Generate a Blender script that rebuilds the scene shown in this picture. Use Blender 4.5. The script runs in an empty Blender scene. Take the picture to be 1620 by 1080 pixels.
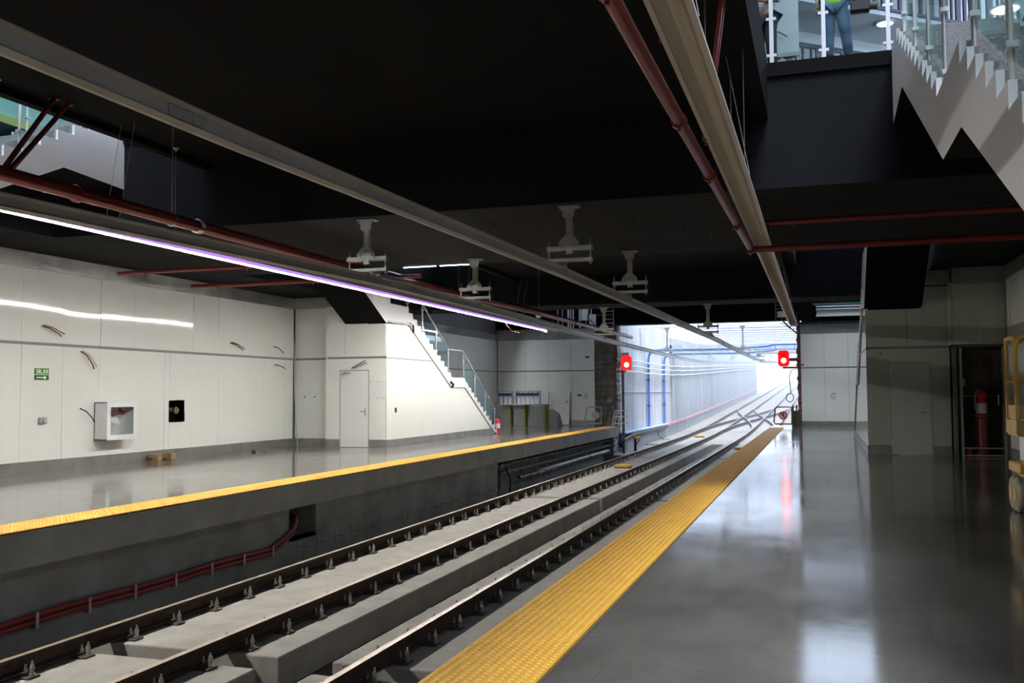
import bpy, bmesh, math, random
from mathutils import Vector, Matrix
import numpy as np
random.seed(7)
PI = math.pi
S = bpy.context.scene
COL = S.collection

# ------------------------------------------------------------------ camera, world, exposure
FPX, YAW, PITCH, ROLL, EYE = 1504.08, 0.311896, 0.0541657, -0.00555, 1.55
cy, sy, cp, sp = math.cos(YAW), math.sin(YAW), math.cos(PITCH), math.sin(PITCH)
fw = Vector((-sy*cp, cy*cp, sp)); rt = Vector((cy, sy, 0)); up = rt.cross(fw)
c_, s_ = math.cos(ROLL), math.sin(ROLL)
r2 = rt*c_ + up*s_; u2 = up*c_ - rt*s_
cam_data = bpy.data.cameras.new('camera'); cam = bpy.data.objects.new('camera', cam_data); COL.objects.link(cam)
cam_data.sensor_width = 36; cam_data.lens = FPX/1620*36; cam_data.clip_end = 2000; cam_data.clip_start = 0.05
m = Matrix.Identity(4)
for i in range(3):
    m[i][0], m[i][1], m[i][2] = r2[i], u2[i], -fw[i]
m[2][3] = EYE
cam.matrix_world = m
S.camera = cam
S.view_settings.view_transform = 'Standard'; S.view_settings.look = 'None'
S.view_settings.gamma = 1; S.view_settings.use_curve_mapping = False
S.view_settings.exposure = 0.0
W = bpy.data.worlds.new('overcast_sky'); S.world = W; W.use_nodes = True
bg = W.node_tree.nodes['Background']; bg.inputs[0].default_value = (0.63, 0.76, 1.0, 1); bg.inputs[1].default_value = 4.0
LED_STRENGTH = 235.0
LAMP_STRENGTH = 90.0
sun_d = bpy.data.lights.new('veiled_sun', 'SUN'); sun_d.energy = 6.0; sun_d.angle = math.radians(20); sun_d.color = (0.86, 0.92, 1)
sun = bpy.data.objects.new('veiled_sun', sun_d); COL.objects.link(sun); sun.rotation_euler = (math.radians(24), math.radians(12), 0)

# ------------------------------------------------------------------ materials
def mat(name, col, rough=.6, metal=0., n=0., ns=4., stretch=(1, 1, 1), bump=0., bs=30., rvar=0., spec=.5, coat=0.):
    M = bpy.data.materials.new(name); M.use_nodes = True
    nt = M.node_tree; b = nt.nodes['Principled BSDF']
    b.inputs['Base Color'].default_value = (*col, 1); b.inputs['Roughness'].default_value = rough
    b.inputs['Metallic'].default_value = metal
    b.inputs['Specular IOR Level'].default_value = spec
    if coat: b.inputs['Coat Weight'].default_value = coat; b.inputs['Coat Roughness'].default_value = .08
    if n or rvar or bump:
        tc = nt.nodes.new('ShaderNodeNewGeometry'); mp = nt.nodes.new('ShaderNodeMapping'); mp.inputs['Scale'].default_value = stretch
        nt.links.new(tc.outputs['Position'], mp.inputs['Vector'])
    if n or rvar:
        t = nt.nodes.new('ShaderNodeTexNoise'); t.inputs['Scale'].default_value = ns; t.inputs['Detail'].default_value = 6; t.inputs['Roughness'].default_value = .62
        nt.links.new(mp.outputs[0], t.inputs['Vector'])
        if n:
            r = nt.nodes.new('ShaderNodeValToRGB')
            r.color_ramp.elements[0].position = .3; r.color_ramp.elements[1].position = .7
            r.color_ramp.elements[0].color = (*[max(0, c*(1-n)) for c in col], 1)
            r.color_ramp.elements[1].color = (*[min(1, c*(1+n)) for c in col], 1)
            nt.links.new(t.outputs['Fac'], r.inputs[0]); nt.links.new(r.outputs[0], b.inputs['Base Color'])
        if rvar:
            mr = nt.nodes.new('ShaderNodeMapRange'); mr.inputs[1].default_value = .3; mr.inputs[2].default_value = .7
            mr.inputs[3].default_value = max(.02, rough-rvar); mr.inputs[4].default_value = rough+rvar
            nt.links.new(t.outputs['Fac'], mr.inputs[0]); nt.links.new(mr.outputs[0], b.inputs['Roughness'])
    if bump:
        t2 = nt.nodes.new('ShaderNodeTexNoise'); t2.inputs['Scale'].default_value = bs; t2.inputs['Detail'].default_value = 4
        nt.links.new(mp.outputs[0], t2.inputs['Vector'])
        bp = nt.nodes.new('ShaderNodeBump'); bp.inputs['Strength'].default_value = bump; bp.inputs['Distance'].default_value = .02
        nt.links.new(t2.outputs['Fac'], bp.inputs['Height']); nt.links.new(bp.outputs[0], b.inputs['Normal'])
    return M
def emit(name, col, s):
    M = bpy.data.materials.new(name); M.use_nodes = True; nt = M.node_tree
    b = nt.nodes['Principled BSDF']; b.inputs['Base Color'].default_value = (*col, 1)
    b.inputs['Emission Color'].default_value = (*col, 1); b.inputs['Emission Strength'].default_value = s
    return M
def glassmat(name, tint, refl=.10):
    M = bpy.data.materials.new(name); M.use_nodes = True; nt = M.node_tree
    nt.nodes.remove(nt.nodes['Principled BSDF']); out = nt.nodes['Material Output']
    tr = nt.nodes.new('ShaderNodeBsdfTransparent'); tr.inputs[0].default_value = (*tint, 1)
    gl = nt.nodes.new('ShaderNodeBsdfGlossy'); gl.inputs['Roughness'].default_value = .02
    lw = nt.nodes.new('ShaderNodeLayerWeight'); lw.inputs[0].default_value = .12
    ml = nt.nodes.new('ShaderNodeMath'); ml.operation = 'MULTIPLY_ADD'; ml.inputs[1].default_value = .35; ml.inputs[2].default_value = refl*.06
    mx = nt.nodes.new('ShaderNodeMixShader')
    nt.links.new(lw.outputs['Fresnel'], ml.inputs[0]); nt.links.new(ml.outputs[0], mx.inputs[0])
    nt.links.new(tr.outputs[0], mx.inputs[1]); nt.links.new(gl.outputs[0], mx.inputs[2]); nt.links.new(mx.outputs[0], out.inputs[0])
    return M

M = {}
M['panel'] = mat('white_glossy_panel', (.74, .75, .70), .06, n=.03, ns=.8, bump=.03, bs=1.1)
M['shadepanel'] = mat('panel_with_shade_tone', (.40, .41, .34), .5, n=.06, ns=.9)  # wall panel in a darker colour that carries the right room's shade
M['shadedoor'] = mat('door_with_shade_tone', (.44, .46, .41), .4, n=.03)  # white door with the same shade put into its colour
M['doorframe'] = mat('grey_door_frame', (.33, .33, .30), .5)
M['panel_gap'] = mat('panel_joint', (.10, .10, .10), .7)
M['band'] = mat('grey_band', (.22, .22, .22), .5)
M['steel'] = mat('brushed_steel', (.42, .41, .38), .38, .85, n=.25, ns=1.5, rvar=.1)
M['base_steel'] = mat('satin_base_steel', (.30, .298, .275), .42, .6, n=.2, ns=2.)
M['inox'] = mat('polished_stainless', (.62, .61, .58), .3, .55)
M['galv'] = mat('galvanised_steel', (.42, .43, .40), .5, .55, n=.15, ns=9.)
M['alu'] = mat('dull_aluminium', (.47, .46, .44), .42, .3, n=.12, ns=1.5)
M['black'] = mat('black_matt_paint', (.0055, .0055, .0058), .8, n=.25, ns=1.2, spec=.08)
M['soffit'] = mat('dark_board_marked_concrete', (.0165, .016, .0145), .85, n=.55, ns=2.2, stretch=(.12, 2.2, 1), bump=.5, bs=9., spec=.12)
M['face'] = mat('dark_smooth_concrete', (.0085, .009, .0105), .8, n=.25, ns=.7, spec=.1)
M['concrete'] = mat('grey_concrete', (.33, .32, .29), .85, n=.18, ns=3.5, bump=.25, bs=22.)
M['slab'] = mat('pale_track_concrete', (.31, .285, .245), .85, n=.16, ns=2.6, bump=.25, bs=25.)
M['fascia'] = mat('grey_platform_fascia', (.30, .298, .275), .8, n=.2, ns=1.3, bump=.15, bs=14.)
M['pitwall'] = mat('stained_platform_wall', (.25, .25, .235), .85, n=.3, ns=1.1, bump=.2, bs=12.)
M['pit'] = mat('wet_trough_floor', (.055, .052, .042), .25, n=.4, ns=1.2, rvar=.15)
M['rawconc'] = mat('rough_stained_concrete', (.13, .11, .09), .92, n=.55, ns=3.2, stretch=(1, 1, .3), bump=.9, bs=7.)
M['rampwall'] = mat('ramp_concrete', (.36, .37, .38), .9, n=.38, ns=1.3, stretch=(1, 2.2, .16), bump=.5, bs=8.)
M['ramppanel'] = mat('pale_cast_wall', (.55, .55, .56), .8, n=.25, ns=1.6, stretch=(1, 3., .12), bump=.1)
M['rust'] = mat('rusty_rail_side', (.062, .036, .024), .8, .25, n=.4, ns=6., bump=.15)
M['railtop'] = mat('brown_rail_head', (.36, .27, .19), .38, .6, n=.2, ns=5.)
M['bolt'] = mat('greased_bolt', (.30, .285, .23), .45, .6, n=.25, ns=30.)
M['plate'] = mat('dark_base_plate', (.10, .085, .07), .6, .5, n=.3, ns=18.)
M['yellow'] = mat('yellow_tactile', (.74, .385, .035), .5, n=.07, ns=3.)
M['yellowpaint'] = mat('yellow_machine_paint', (.58, .34, .035), .45, n=.12, ns=4.)
M['beige'] = mat('worn_yellow_board', (.58, .42, .17), .6, n=.15, ns=5.)
M['red'] = mat('red_pipe_paint', (.21, .026, .021), .36, n=.15, ns=3.)
M['redbright'] = mat('bright_red_enamel', (.62, .02, .02), .3)
M['redcable'] = mat('red_cable_sheath', (.27, .03, .03), .5, n=.2, ns=4.)
M['pinkcable'] = mat('pale_red_conduit', (.62, .30, .32), .5)
M['blackplastic'] = mat('black_plastic', (.012, .012, .013), .4)
M['white'] = mat('white_paint', (.72, .72, .72), .5, n=.03, ns=1.)
M['stringer'] = mat('white_stringer_plaster', (.70, .69, .69), .6, n=.04, ns=1.2)
M['granite'] = mat('grey_granite', (.21, .205, .20), .5, n=.45, ns=60.)
M['door'] = mat('white_door_paint', (.70, .71, .67), .35, n=.02)
M['lamp_cream'] = mat('cream_luminaire', (.60, .57, .49), .4, n=.05, ns=2.)
M['reflector'] = mat('pleated_reflector', (.58, .54, .45), .35, .2)
M['blue'] = mat('blue_conduit', (.10, .20, .62), .4)
M['bluewhite'] = mat('pale_blue_sheet', (.50, .62, .86), .5)
M['skyslat'] = mat('grey_roof_slat', (.12, .12, .15), .7)
M['slatwhite'] = mat('white_slat', (.70, .72, .74), .45)
M['paper'] = mat('printed_paper', (.68, .67, .68), .8, n=.08, ns=14.)
M['green'] = mat('dark_green_sign', (.012, .05, .02), .45)
M['lime'] = emit('glow_sign_green', (.42, .75, .25), .25)
M['wood'] = mat('rough_timber', (.26, .17, .09), .8, n=.35, ns=10., stretch=(1, 1, 6))
M['card'] = mat('grey_board', (.20, .20, .18), .8, n=.12, ns=3.)
M['olive'] = mat('olive_edge_strip', (.17, .17, .04), .7)
M['sheet'] = mat('shiny_sheet_metal', (.68, .68, .66), .36, .6, n=.1, ns=2.5, rvar=.12)
M['glass'] = glassmat('clear_green_glass', (.86, .95, .92))
M['glass_dark'] = glassmat('cabinet_glass', (.90, .92, .91), .10)
M['navy'] = mat('navy_plastic', (.02, .02, .09), .4)
M['skin'] = mat('skin', (.42, .23, .15), .5)
M['hair'] = mat('dark_hair', (.02, .015, .012), .6)
M['jeans'] = mat('faded_blue_denim', (.07, .12, .22), .85, n=.35, ns=5.)
M['trouser'] = mat('black_trouser_cloth', (.02, .02, .024), .85)
M['shirt'] = mat('pale_blue_shirt_cloth', (.62, .67, .76), .8)
M['vest'] = mat('fluorescent_vest', (.55, .85, .06), .7)
M['shoe'] = mat('dark_shoe_leather', (.03, .025, .02), .5)
M['rubber'] = mat('worn_rubber', (.30, .28, .20), .8, n=.3, ns=8.)
M['hallwall'] = mat('hall_grey_plaster', (.5, .5, .52), .8)
M['hallceil'] = mat('hall_ceiling_grey', (.6, .6, .62), .8)
M['teal'] = mat('pale_teal_cladding', (.45, .66, .64), .4)
M['hallyellow'] = mat('yellow_green_cladding', (.62, .60, .16), .5)
M['blind'] = mat('dark_window_blind', (.07, .075, .10), .6)
M['led'] = emit('led_tube_light', (1., .985, .93), LED_STRENGTH)
M['sleeve'] = emit('violet_fringe_glow', (.40, .20, 1.), 1.3)  # glow standing in for the lens colour fringe around the tube
M['ledstrip'] = emit('mezzanine_led', (.85, .86, 1.), 9.)
M['hall_lamp'] = emit('hall_lamp_glow', (.95, .93, 1.), LAMP_STRENGTH)
M['sigglow'] = emit('red_signal_lens', (1., .12, .07), 30.)
M['sigred'] = emit('red_signal_rim', (1., .01, .015), 1.0)

def floor_mat():
    Mf = mat('polished_grey_floor', (.135, .125, .108), .115, n=.42, ns=.55, stretch=(1, .55, 1), rvar=.05)
    nt = Mf.node_tree; b = nt.nodes['Principled BSDF']
    src = b.inputs['Base Color'].links[0].from_socket
    g = nt.nodes.new('ShaderNodeNewGeometry')
    br = nt.nodes.new('ShaderNodeTexBrick'); br.offset = 0; br.inputs['Scale'].default_value = 1
    br.inputs['Brick Width'].default_value = 1.2; br.inputs['Row Height'].default_value = 1.2; br.inputs['Mortar Size'].default_value = .004
    br.inputs['Color1'].default_value = (1, 1, 1, 1); br.inputs['Color2'].default_value = (.93, .93, .93, 1); br.inputs['Mortar'].default_value = (.78, .78, .76, 1)
    nt.links.new(g.outputs['Position'], br.inputs['Vector'])
    mx = nt.nodes.new('ShaderNodeMix'); mx.data_type = 'RGBA'; mx.blend_type = 'MULTIPLY'; mx.inputs[0].default_value = 1
    nt.links.new(src, mx.inputs[6]); nt.links.new(br.outputs['Color'], mx.inputs[7]); nt.links.new(mx.outputs[2], b.inputs['Base Color'])
    # fine ripples of the ground surface
    t = nt.nodes.new('ShaderNodeTexNoise'); t.inputs['Scale'].default_value = 1.7; t.inputs['Detail'].default_value = 3
    nt.links.new(g.outputs['Position'], t.inputs['Vector'])
    bp = nt.nodes.new('ShaderNodeBump'); bp.inputs['Strength'].default_value = .035; bp.inputs['Distance'].default_value = .03
    nt.links.new(t.outputs['Fac'], bp.inputs['Height']); nt.links.new(bp.outputs[0], b.inputs['Normal'])
    return Mf
M['floor'] = floor_mat()

# ------------------------------------------------------------------ mesh helpers (coordinates are world metres)
class MB:
    def __init__(s): s.v = []; s.f = []; s.mi = []; s.cur = 0
    def add(s, vs, fs):
        o = len(s.v); s.v += [tuple(p) for p in vs]
        for f in fs: s.f.append(tuple(i+o for i in f)); s.mi.append(s.cur)
        return s
    def box(s, x0, x1, y0, y1, z0, z1):
        if x0 > x1: x0, x1 = x1, x0
        if y0 > y1: y0, y1 = y1, y0
        if z0 > z1: z0, z1 = z1, z0
        return s.add([(x, y, z) for z in (z0, z1) for y in (y0, y1) for x in (x0, x1)],
                     [(0, 2, 3, 1), (4, 5, 7, 6), (0, 1, 5, 4), (2, 6, 7, 3), (0, 4, 6, 2), (1, 3, 7, 5)])
    def tube(s, pts, r, n=8, cap=True, rs=None):
        P = [Vector(p) for p in pts]; k = len(P); rings = []
        prev = None
        for i in range(k):
            t = (P[min(i+1, k-1)] - P[max(i-1, 0)]).normalized()
            if prev is None:
                a = Vector((0, 0, 1)) if abs(t.z) < .9 else Vector((1, 0, 0))
            else: a = prev
            b = t.cross(a).normalized(); a = b.cross(t).normalized(); prev = a
            rr = rs[i] if rs else r
            rings.append([P[i] + (a*math.cos(2*PI*j/n) + b*math.sin(2*PI*j/n))*rr for j in range(n)])
        vs = [p for R in rings for p in R]; fs = []
        for i in range(k-1):
            for j in range(n):
                fs.append((i*n+j, i*n+(j+1) % n, (i+1)*n+(j+1) % n, (i+1)*n+j))
        if cap: fs.append(tuple(range(n-1, -1, -1))); fs.append(tuple((k-1)*n+j for j in range(n)))
        return s.add(vs, fs)
    def cyl(s, p0, p1, r, n=12): return s.tube([p0, p1], r, n)
    def bar(s, p0, p1, w, h):
        """a rectangular bar from p0 to p1"""
        p0, p1 = Vector(p0), Vector(p1); t = (p1-p0).normalized()
        a = Vector((0, 0, 1)) if abs(t.z) < .95 else Vector((0, 1, 0))
        b = t.cross(a).normalized(); a = b.cross(t).normalized()
        vs = [p + b*sx*w/2 + a*sz*h/2 for p in (p0, p1) for sx, sz in ((-1, -1), (1, -1), (1, 1), (-1, 1))]
        return s.add(vs, [(0, 1, 2, 3), (7, 6, 5, 4), (0, 4, 5, 1), (1, 5, 6, 2), (2, 6, 7, 3), (3, 7, 4, 0)])
    def prism(s, poly, axis, a0, a1):
        """polygon in the two other axes (in x,y,z order) extruded along axis"""
        def P(q, a):
            if axis == 'x': return (a, q[0], q[1])
            if axis == 'y': return (q[0], a, q[1])
            return (q[0], q[1], a)
        n = len(poly)
        vs = [P(q, a0) for q in poly] + [P(q, a1) for q in poly]
        fs = [tuple(range(n-1, -1, -1)), tuple(range(n, 2*n))] + [(i, (i+1) % n, n+(i+1) % n, n+i) for i in range(n)]
        return s.add(vs, fs)
    def sweep(s, prof, path):
        """profile [(x,z)] moved along path [(X,Y,Z)] running in +Y"""
        n = len(prof); k = len(path)
        vs = [(X+q[0], Y, Z+q[1]) for X, Y, Z in path for q in prof]; fs = []
        for i in range(k-1):
            for j in range(n): fs.append((i*n+j, (i+1)*n+j, (i+1)*n+(j+1) % n, i*n+(j+1) % n))
        fs.append(tuple(range(n))); fs.append(tuple((k-1)*n+j for j in range(n-1, -1, -1)))
        return s.add(vs, fs)
    def lathe(s, c, prof, n=16):
        """profile [(r,z)] about a vertical axis through c"""
        k = len(prof)
        vs = [(c[0]+r*math.cos(2*PI*j/n), c[1]+r*math.sin(2*PI*j/n), c[2]+z) for r, z in prof for j in range(n)]
        fs = [(i*n+j, i*n+(j+1) % n, (i+1)*n+(j+1) % n, (i+1)*n+j) for i in range(k-1) for j in range(n)]
        fs.append(tuple(range(n-1, -1, -1))); fs.append(tuple((k-1)*n+j for j in range(n)))
        return s.add(vs, fs)

WL = {}
def wl(o): return WL.get(o.name, Vector((0, 0, 0)))
def obj(name, mb, mats, parent=None, smooth=False, loc=None, bevel=0., fix=True):
    if not isinstance(mats, (list, tuple)): mats = [mats]
    me = bpy.data.meshes.new(name)
    base = Vector(loc) if loc is not None else (wl(parent) if parent else Vector((0, 0, 0)))
    me.from_pydata([tuple(Vector(p)-base) for p in mb.v], [], mb.f)
    for q in mats: me.materials.append(M[q] if isinstance(q, str) else q)
    if len(mats) > 1: me.polygons.foreach_set('material_index', mb.mi)
    me.update()
    if fix:
        b = bmesh.new(); b.from_mesh(me); bmesh.ops.recalc_face_normals(b, faces=b.faces)
        if bevel: bmesh.ops.bevel(b, geom=list(b.edges), offset=bevel, segments=1, affect='EDGES', clamp_overlap=True)
        b.to_mesh(me); b.free()
    if smooth:
        me.shade_smooth()
        try: me.set_sharp_from_angle(angle=math.radians(40))
        except Exception: pass
    o = bpy.data.objects.new(name, me); COL.objects.link(o)
    if parent is not None:
        o.parent = parent; o.location = base - wl(parent)
    else: o.location = base
    WL[o.name] = base
    return o
def tag(o, label, cat, group=None, kind=None):
    o['label'] = label; o['category'] = cat
    if group: o['group'] = group
    if kind: o['kind'] = kind
    return o
def thing(name, label, cat, loc, group=None):
    o = bpy.data.objects.new(name, None); COL.objects.link(o); o.location = loc; o.empty_display_size = .1
    WL[o.name] = Vector(loc)
    return tag(o, label, cat, group)
def struct(name, mb, mats, parent=None, **k):
    o = obj(name, mb, mats, parent, **k)
    if parent is None: o['kind'] = 'structure'
    return o
KIDS = {}
def kids(o): return [c for c in bpy.data.objects if c.parent == o]
def copy_tree(o, loc=None, label=None, group=None, parent=None, _cache={}):
    c = o.copy(); COL.objects.link(c); WL[c.name] = Vector(loc) if loc is not None else wl(o)
    if loc is not None: c.location = loc
    if label: c['label'] = label
    if group: c['group'] = group
    if parent is not None: c.parent = parent
    if o.name not in _cache: _cache[o.name] = kids(o)
    for ch in _cache[o.name]: copy_tree(ch, parent=c)
    return c

# ------------------------------------------------------------------ shared dimensions
XC = -5.39                      # mid-line of the station
def mx_(x): return 2*XC - x      # mirror across the station
RE, LE = -2.07, -8.71            # platform edges
RW, LW = 4.17, -15.1             # side walls
YP = 44.5                        # end wall with the tunnel mouth
YB = -8.0                        # rear end
ZS, ZC, ZM = 4.46, 5.57, 6.28    # low soffit, bridge ceiling, mezzanine floor
Y0, Y1, Y2 = 14.0, 20.0, 32.0    # cross deck from Y0 to Y1, far deck from Y2
VL0, VL1 = -13.35, -10.0         # stair voids
VR0, VR1 = mx_(VL1), mx_(VL0)
def g(Y):                        # rise of the ramp beyond the station
    if Y < 52: return 0.
    if Y < 72: return .028*(Y-52)**2/40
    return .28 + .028*(Y-72)

# ------------------------------------------------------------------ setting: floors, pit, walls
b = MB(); b.box(RE, RW+.3, YB, YP+.6, -.42, 0); b.box(RE+.25, RW+.3, YB, YP+.6, -1.9, -.42); struct('floor', b, ['floor'])
b = MB(); b.box(LW-.3, LE, YB, YP-1.9, -.42, 0); b.box(LW-.3, LE-.9, YP-1.9, YP+.4, -.42, 0); struct('floor', b, ['floor'])
b = MB(); b.box(RE-.02, RE+.02, YB, YP-.4, -.42, -.012); struct('trim_1', b, 'fascia')
b = MB(); b.box(LE-.02, LE+.012, YB, YP-1.9, -.42, -.012); struct('trim_2', b, 'fascia')
# wall below the left platform: plain to Y=26.4 with a square hole, then set back behind the cable racks
b = MB(); X = LE-.22
for y0, y1, z0, z1 in ((YB, 14.85, -1.9, -.42), (15.8, 26.4, -1.9, -.42), (14.85, 15.8, -1.9, -1.0)): b.box(X-.12, X, y0, y1, z0, z1)
b.box(X-.55, X-.42, 26.2, YP+.2, -1.9, -.42); b.box(X-.55, X, 26.3, 26.4, -1.9, -.42); b.box(X-.9, X-.8, 14.4, 16.2, -1.9, -.42); b.box(X-.9, X-.1, 14.7, 14.85, -1.9, -.42); b.box(X-.9, X-.1, 15.8, 15.95, -1.9, -.42); b.box(X-.9, X, 14.85, 15.8, -1.05, -1.0)
b.box(X-.5, X, YP-1.9, YP-1.8, -1.9, -.42)
struct('wall_pit', b, 'pitwall')
b = MB(); ys = [YB, 40, 52, 56, 60, 66, 72, 100, 150, 260]
b.sweep([(-9.6, -1.56), (.5, -1.56), (.5, -1.9), (-9.6, -1.9)], [(0, y, g(y)) for y in ys]); struct('ground_trough', b, 'pit')
# ramp ground between and beside the track slabs
b = MB(); ys = [YP+6.8, 56, 60, 64, 68, 72, 90, 120, 180, 260]
b.sweep([(-9.3, -1.22), (.4, -1.22), (.4, -1.5), (-9.3, -1.5)], [(0, y, g(y)) for y in ys]); struct('ground_ramp', b, 'slab')
b = MB(); b.box(-9.3, -8.2, YP-1.7, YP+6.8, -1.56, -1.3); struct('ground_ledge', b, 'concrete')

def panel_wall(mb, axis, fixed, a0, a1, z0, z1, pitch, outdir, start=None, jit=.007, th=.03):
    """glossy wall panels with open joints; axis is the direction of the run"""
    a = start if start is not None else a0
    while a > a0: a -= pitch
    while a < a1 - .01:
        p0, p1 = max(a, a0)+.004, min(a+pitch, a1)-.004
        if p1-p0 > .03:
            d = [random.uniform(-jit, jit) for _ in range(4)]
            f = [fixed+outdir*(th+q) for q in d]
            if axis == 'y':
                vs = [(fixed, p0, z0), (fixed, p1, z0), (fixed, p1, z1), (fixed, p0, z1), (f[0], p0, z0), (f[1], p1, z0), (f[2], p1, z1), (f[3], p0, z1)]
            else:
                vs = [(p0, fixed, z0), (p1, fixed, z0), (p1, fixed, z1), (p0, fixed, z1), (p0, f[0], z0), (p1, f[1], z0), (p1, f[2], z1), (p0, f[3], z1)]
            mb.add(vs, [(0, 3, 2, 1), (4, 5, 6, 7), (0, 1, 5, 4), (1, 2, 6, 5), (2, 3, 7, 6), (3, 0, 4, 7)])
        a += pitch
ZB, ZT0, ZT1, ZP = .23, 2.575, 2.635, 4.12     # baseboard top, band, panel top
# left side wall
b = MB(); b.box(LW-.3, LW-.03, YB, 19.56, -.4, 11.5); b.box(LW-.3, LW-.03, 20.13, YP+.7, -.4, 11.5); b.box(LW-.3, LW-.03, 19.56, 20.13, -.4, .9); b.box(LW-.3, LW-.03, 19.56, 20.13, 1.4, 11.5); struct('wall_left', b, ['panel_gap'])
def side_panels(name, fixed, out, y0, y1, parentname, hole=None, start=15.0):
    b = MB()
    if hole:
        panel_wall(b, 'y', fixed, y0, hole[0], ZB, ZT0, 1.09, out, start); panel_wall(b, 'y', fixed, hole[1], y1, ZB, ZT0, 1.09, out, start)
        b.box(fixed, fixed+out*.03, hole[0], hole[1], ZB, hole[2]); b.box(fixed, fixed+out*.03, hole[0], hole[1], hole[3], ZT0)
    else: panel_wall(b, 'y', fixed, y0, y1, ZB, ZT0, 1.09, out, start)
    panel_wall(b, 'y', fixed, y0, y1, ZT1, ZP, 1.09, out, start)
    return struct(name, b, 'panel')
side_panels('wall_left_cladding', LW-.03, 1, YB, 25.3, None, hole=(19.56, 20.13, .9, 1.4))
side_panels('wall_left_cladding', LW-.03, 1, 25.5, YP-.1, None)
def runtrim(name, boxes, m_):
    b = MB()
    for q in boxes: b.box(*q)
    return struct(name, b, m_)
runtrim('baseboard_left', [(LW-.03, LW+.012, YB, 25.45, 0, ZB-.006), (LW-.03, LW+.012, 25.5, YP-.1, 0, ZB-.006)], 'base_steel')
runtrim('trim_3', [(LW-.03, LW-.012, YB, YP-.1, ZT0, ZT1)], 'band')
runtrim('trim_4', [(LW-.03, LW+.01, YB, YP-.1, ZP+.004, ZS-.02)], 'steel')
# right side wall
b = MB(); b.box(RW+.03, RW+.3, YB, YP+.7, -.4, 8.2); struct('wall_right', b, ['panel_gap'])
side_panels('wall_right_cladding', RW+.03, -1, YB, 24.4, None, start=15.3)
side_panels('wall_right_cladding', RW+.03, -1, 25.6, YP-.1, None)
runtrim('baseboard_right', [(RW-.012, RW+.03, YB, 24.4, 0, ZB-.006), (RW-.012, RW+.03, 25.6, YP-.1, 0, ZB-.006)], 'base_steel')
runtrim('trim_5', [(RW+.012, RW+.03, YB, YP-.1, ZT0, ZT1)], 'band')
runtrim('trim_6', [(RW-.01, RW+.03, YB, YP-.1, ZP+.004, ZS-.02)], 'steel')
# rear wall behind the photographer
b = MB(); b.box(LW-.3, RW+.3, YB-.4, YB, -1.9, 11.5); struct('wall_rear', b, 'hallwall')

# end wall with the tunnel mouth
JL0, JL1, JR0, JR1 = -10.2, -9.12, -.92, -.76
b = MB(); b.box(LW-.03, JL0, YP, YP+.4, -.4, ZS+.2); struct('wall_end_left', b, ['panel_gap'])
b = MB(); panel_wall(b, 'x', YP, LW+.01, JL0, ZB, ZT0, 1.15, -1, JL0-5*1.15); panel_wall(b, 'x', YP, LW+.01, JL0, ZT1, ZP, 1.15, -1, JL0-5*1.15); struct('wall_end_left_cladding', b, 'panel')
runtrim('baseboard_end_left', [(LW-.03, JL0, YP-.05, YP, 0, ZB-.006)], 'base_steel')
runtrim('trim_7', [(LW-.03, JL0, YP-.012, YP, ZT0, ZT1)], 'band')
runtrim('trim_8', [(LW-.03, JL0, YP-.035, YP, ZP+.004, ZS+.18)], 'steel')
b = MB(); b.box(JR1, RW, YP, YP+.4, -.4, ZS+.2); struct('wall_end_right', b, ['panel_gap'])
b = MB(); panel_wall(b, 'x', YP, JR1, RW-.05, ZB, ZT0, 1.0, -1, JR1); panel_wall(b, 'x', YP, JR1, RW-.05, ZT1, ZP, 1.0, -1, JR1); struct('wall_end_right_cladding', b, 'panel')
runtrim('baseboard_end_right', [(JR1, RW-.05, YP-.05, YP, 0, ZB-.006)], 'base_steel')
runtrim('trim_9', [(JR1, RW-.05, YP-.012, YP, ZT0, ZT1)], 'band')
runtrim('trim_10', [(JR1, 2.2, YP-.035, YP, ZP+.004, ZP+.42)], 'band')
def jagged(x0, x1, y0, y1, z0, z1, amp, side):
    """rough broken concrete jamb: ragged on the side facing the opening"""
    b = MB(); n = 46; ring = []
    for i in range(n+1):
        z = z0+(z1-z0)*i/n
        e = random.uniform(-amp, amp)
        xs = (x0, x1+e) if side > 0 else (x0+e, x1)
        yo = random.uniform(-.03, .03)
        ring.append([(xs[0], y0+yo, z), (xs[1], y0+yo, z), (xs[1], y1, z), (xs[0], y1, z)])
    vs = [p for R in ring for p in R]
    fs = [(i*4+j, i*4+(j+1) % 4, (i+1)*4+(j+1) % 4, (i+1)*4+j) for i in range(n) for j in range(4)] + [(3, 2, 1, 0), (n*4, n*4+1, n*4+2, n*4+3)]
    return b.add(vs, fs)
struct('wall_jamb_left', jagged(JL0, JL1, YP-.02, YP+.8, -.4, 4.9, .05, 1), 'rawconc')
struct('wall_jamb_right', jagged(JR0, JR1, YP-.02, YP+.5, -.4, 4.9, .035, -1), mat('red_brown_raw_edge', (.13, .055, .045), .9, n=.5, ns=6., bump=.8, bs=12.))

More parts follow.
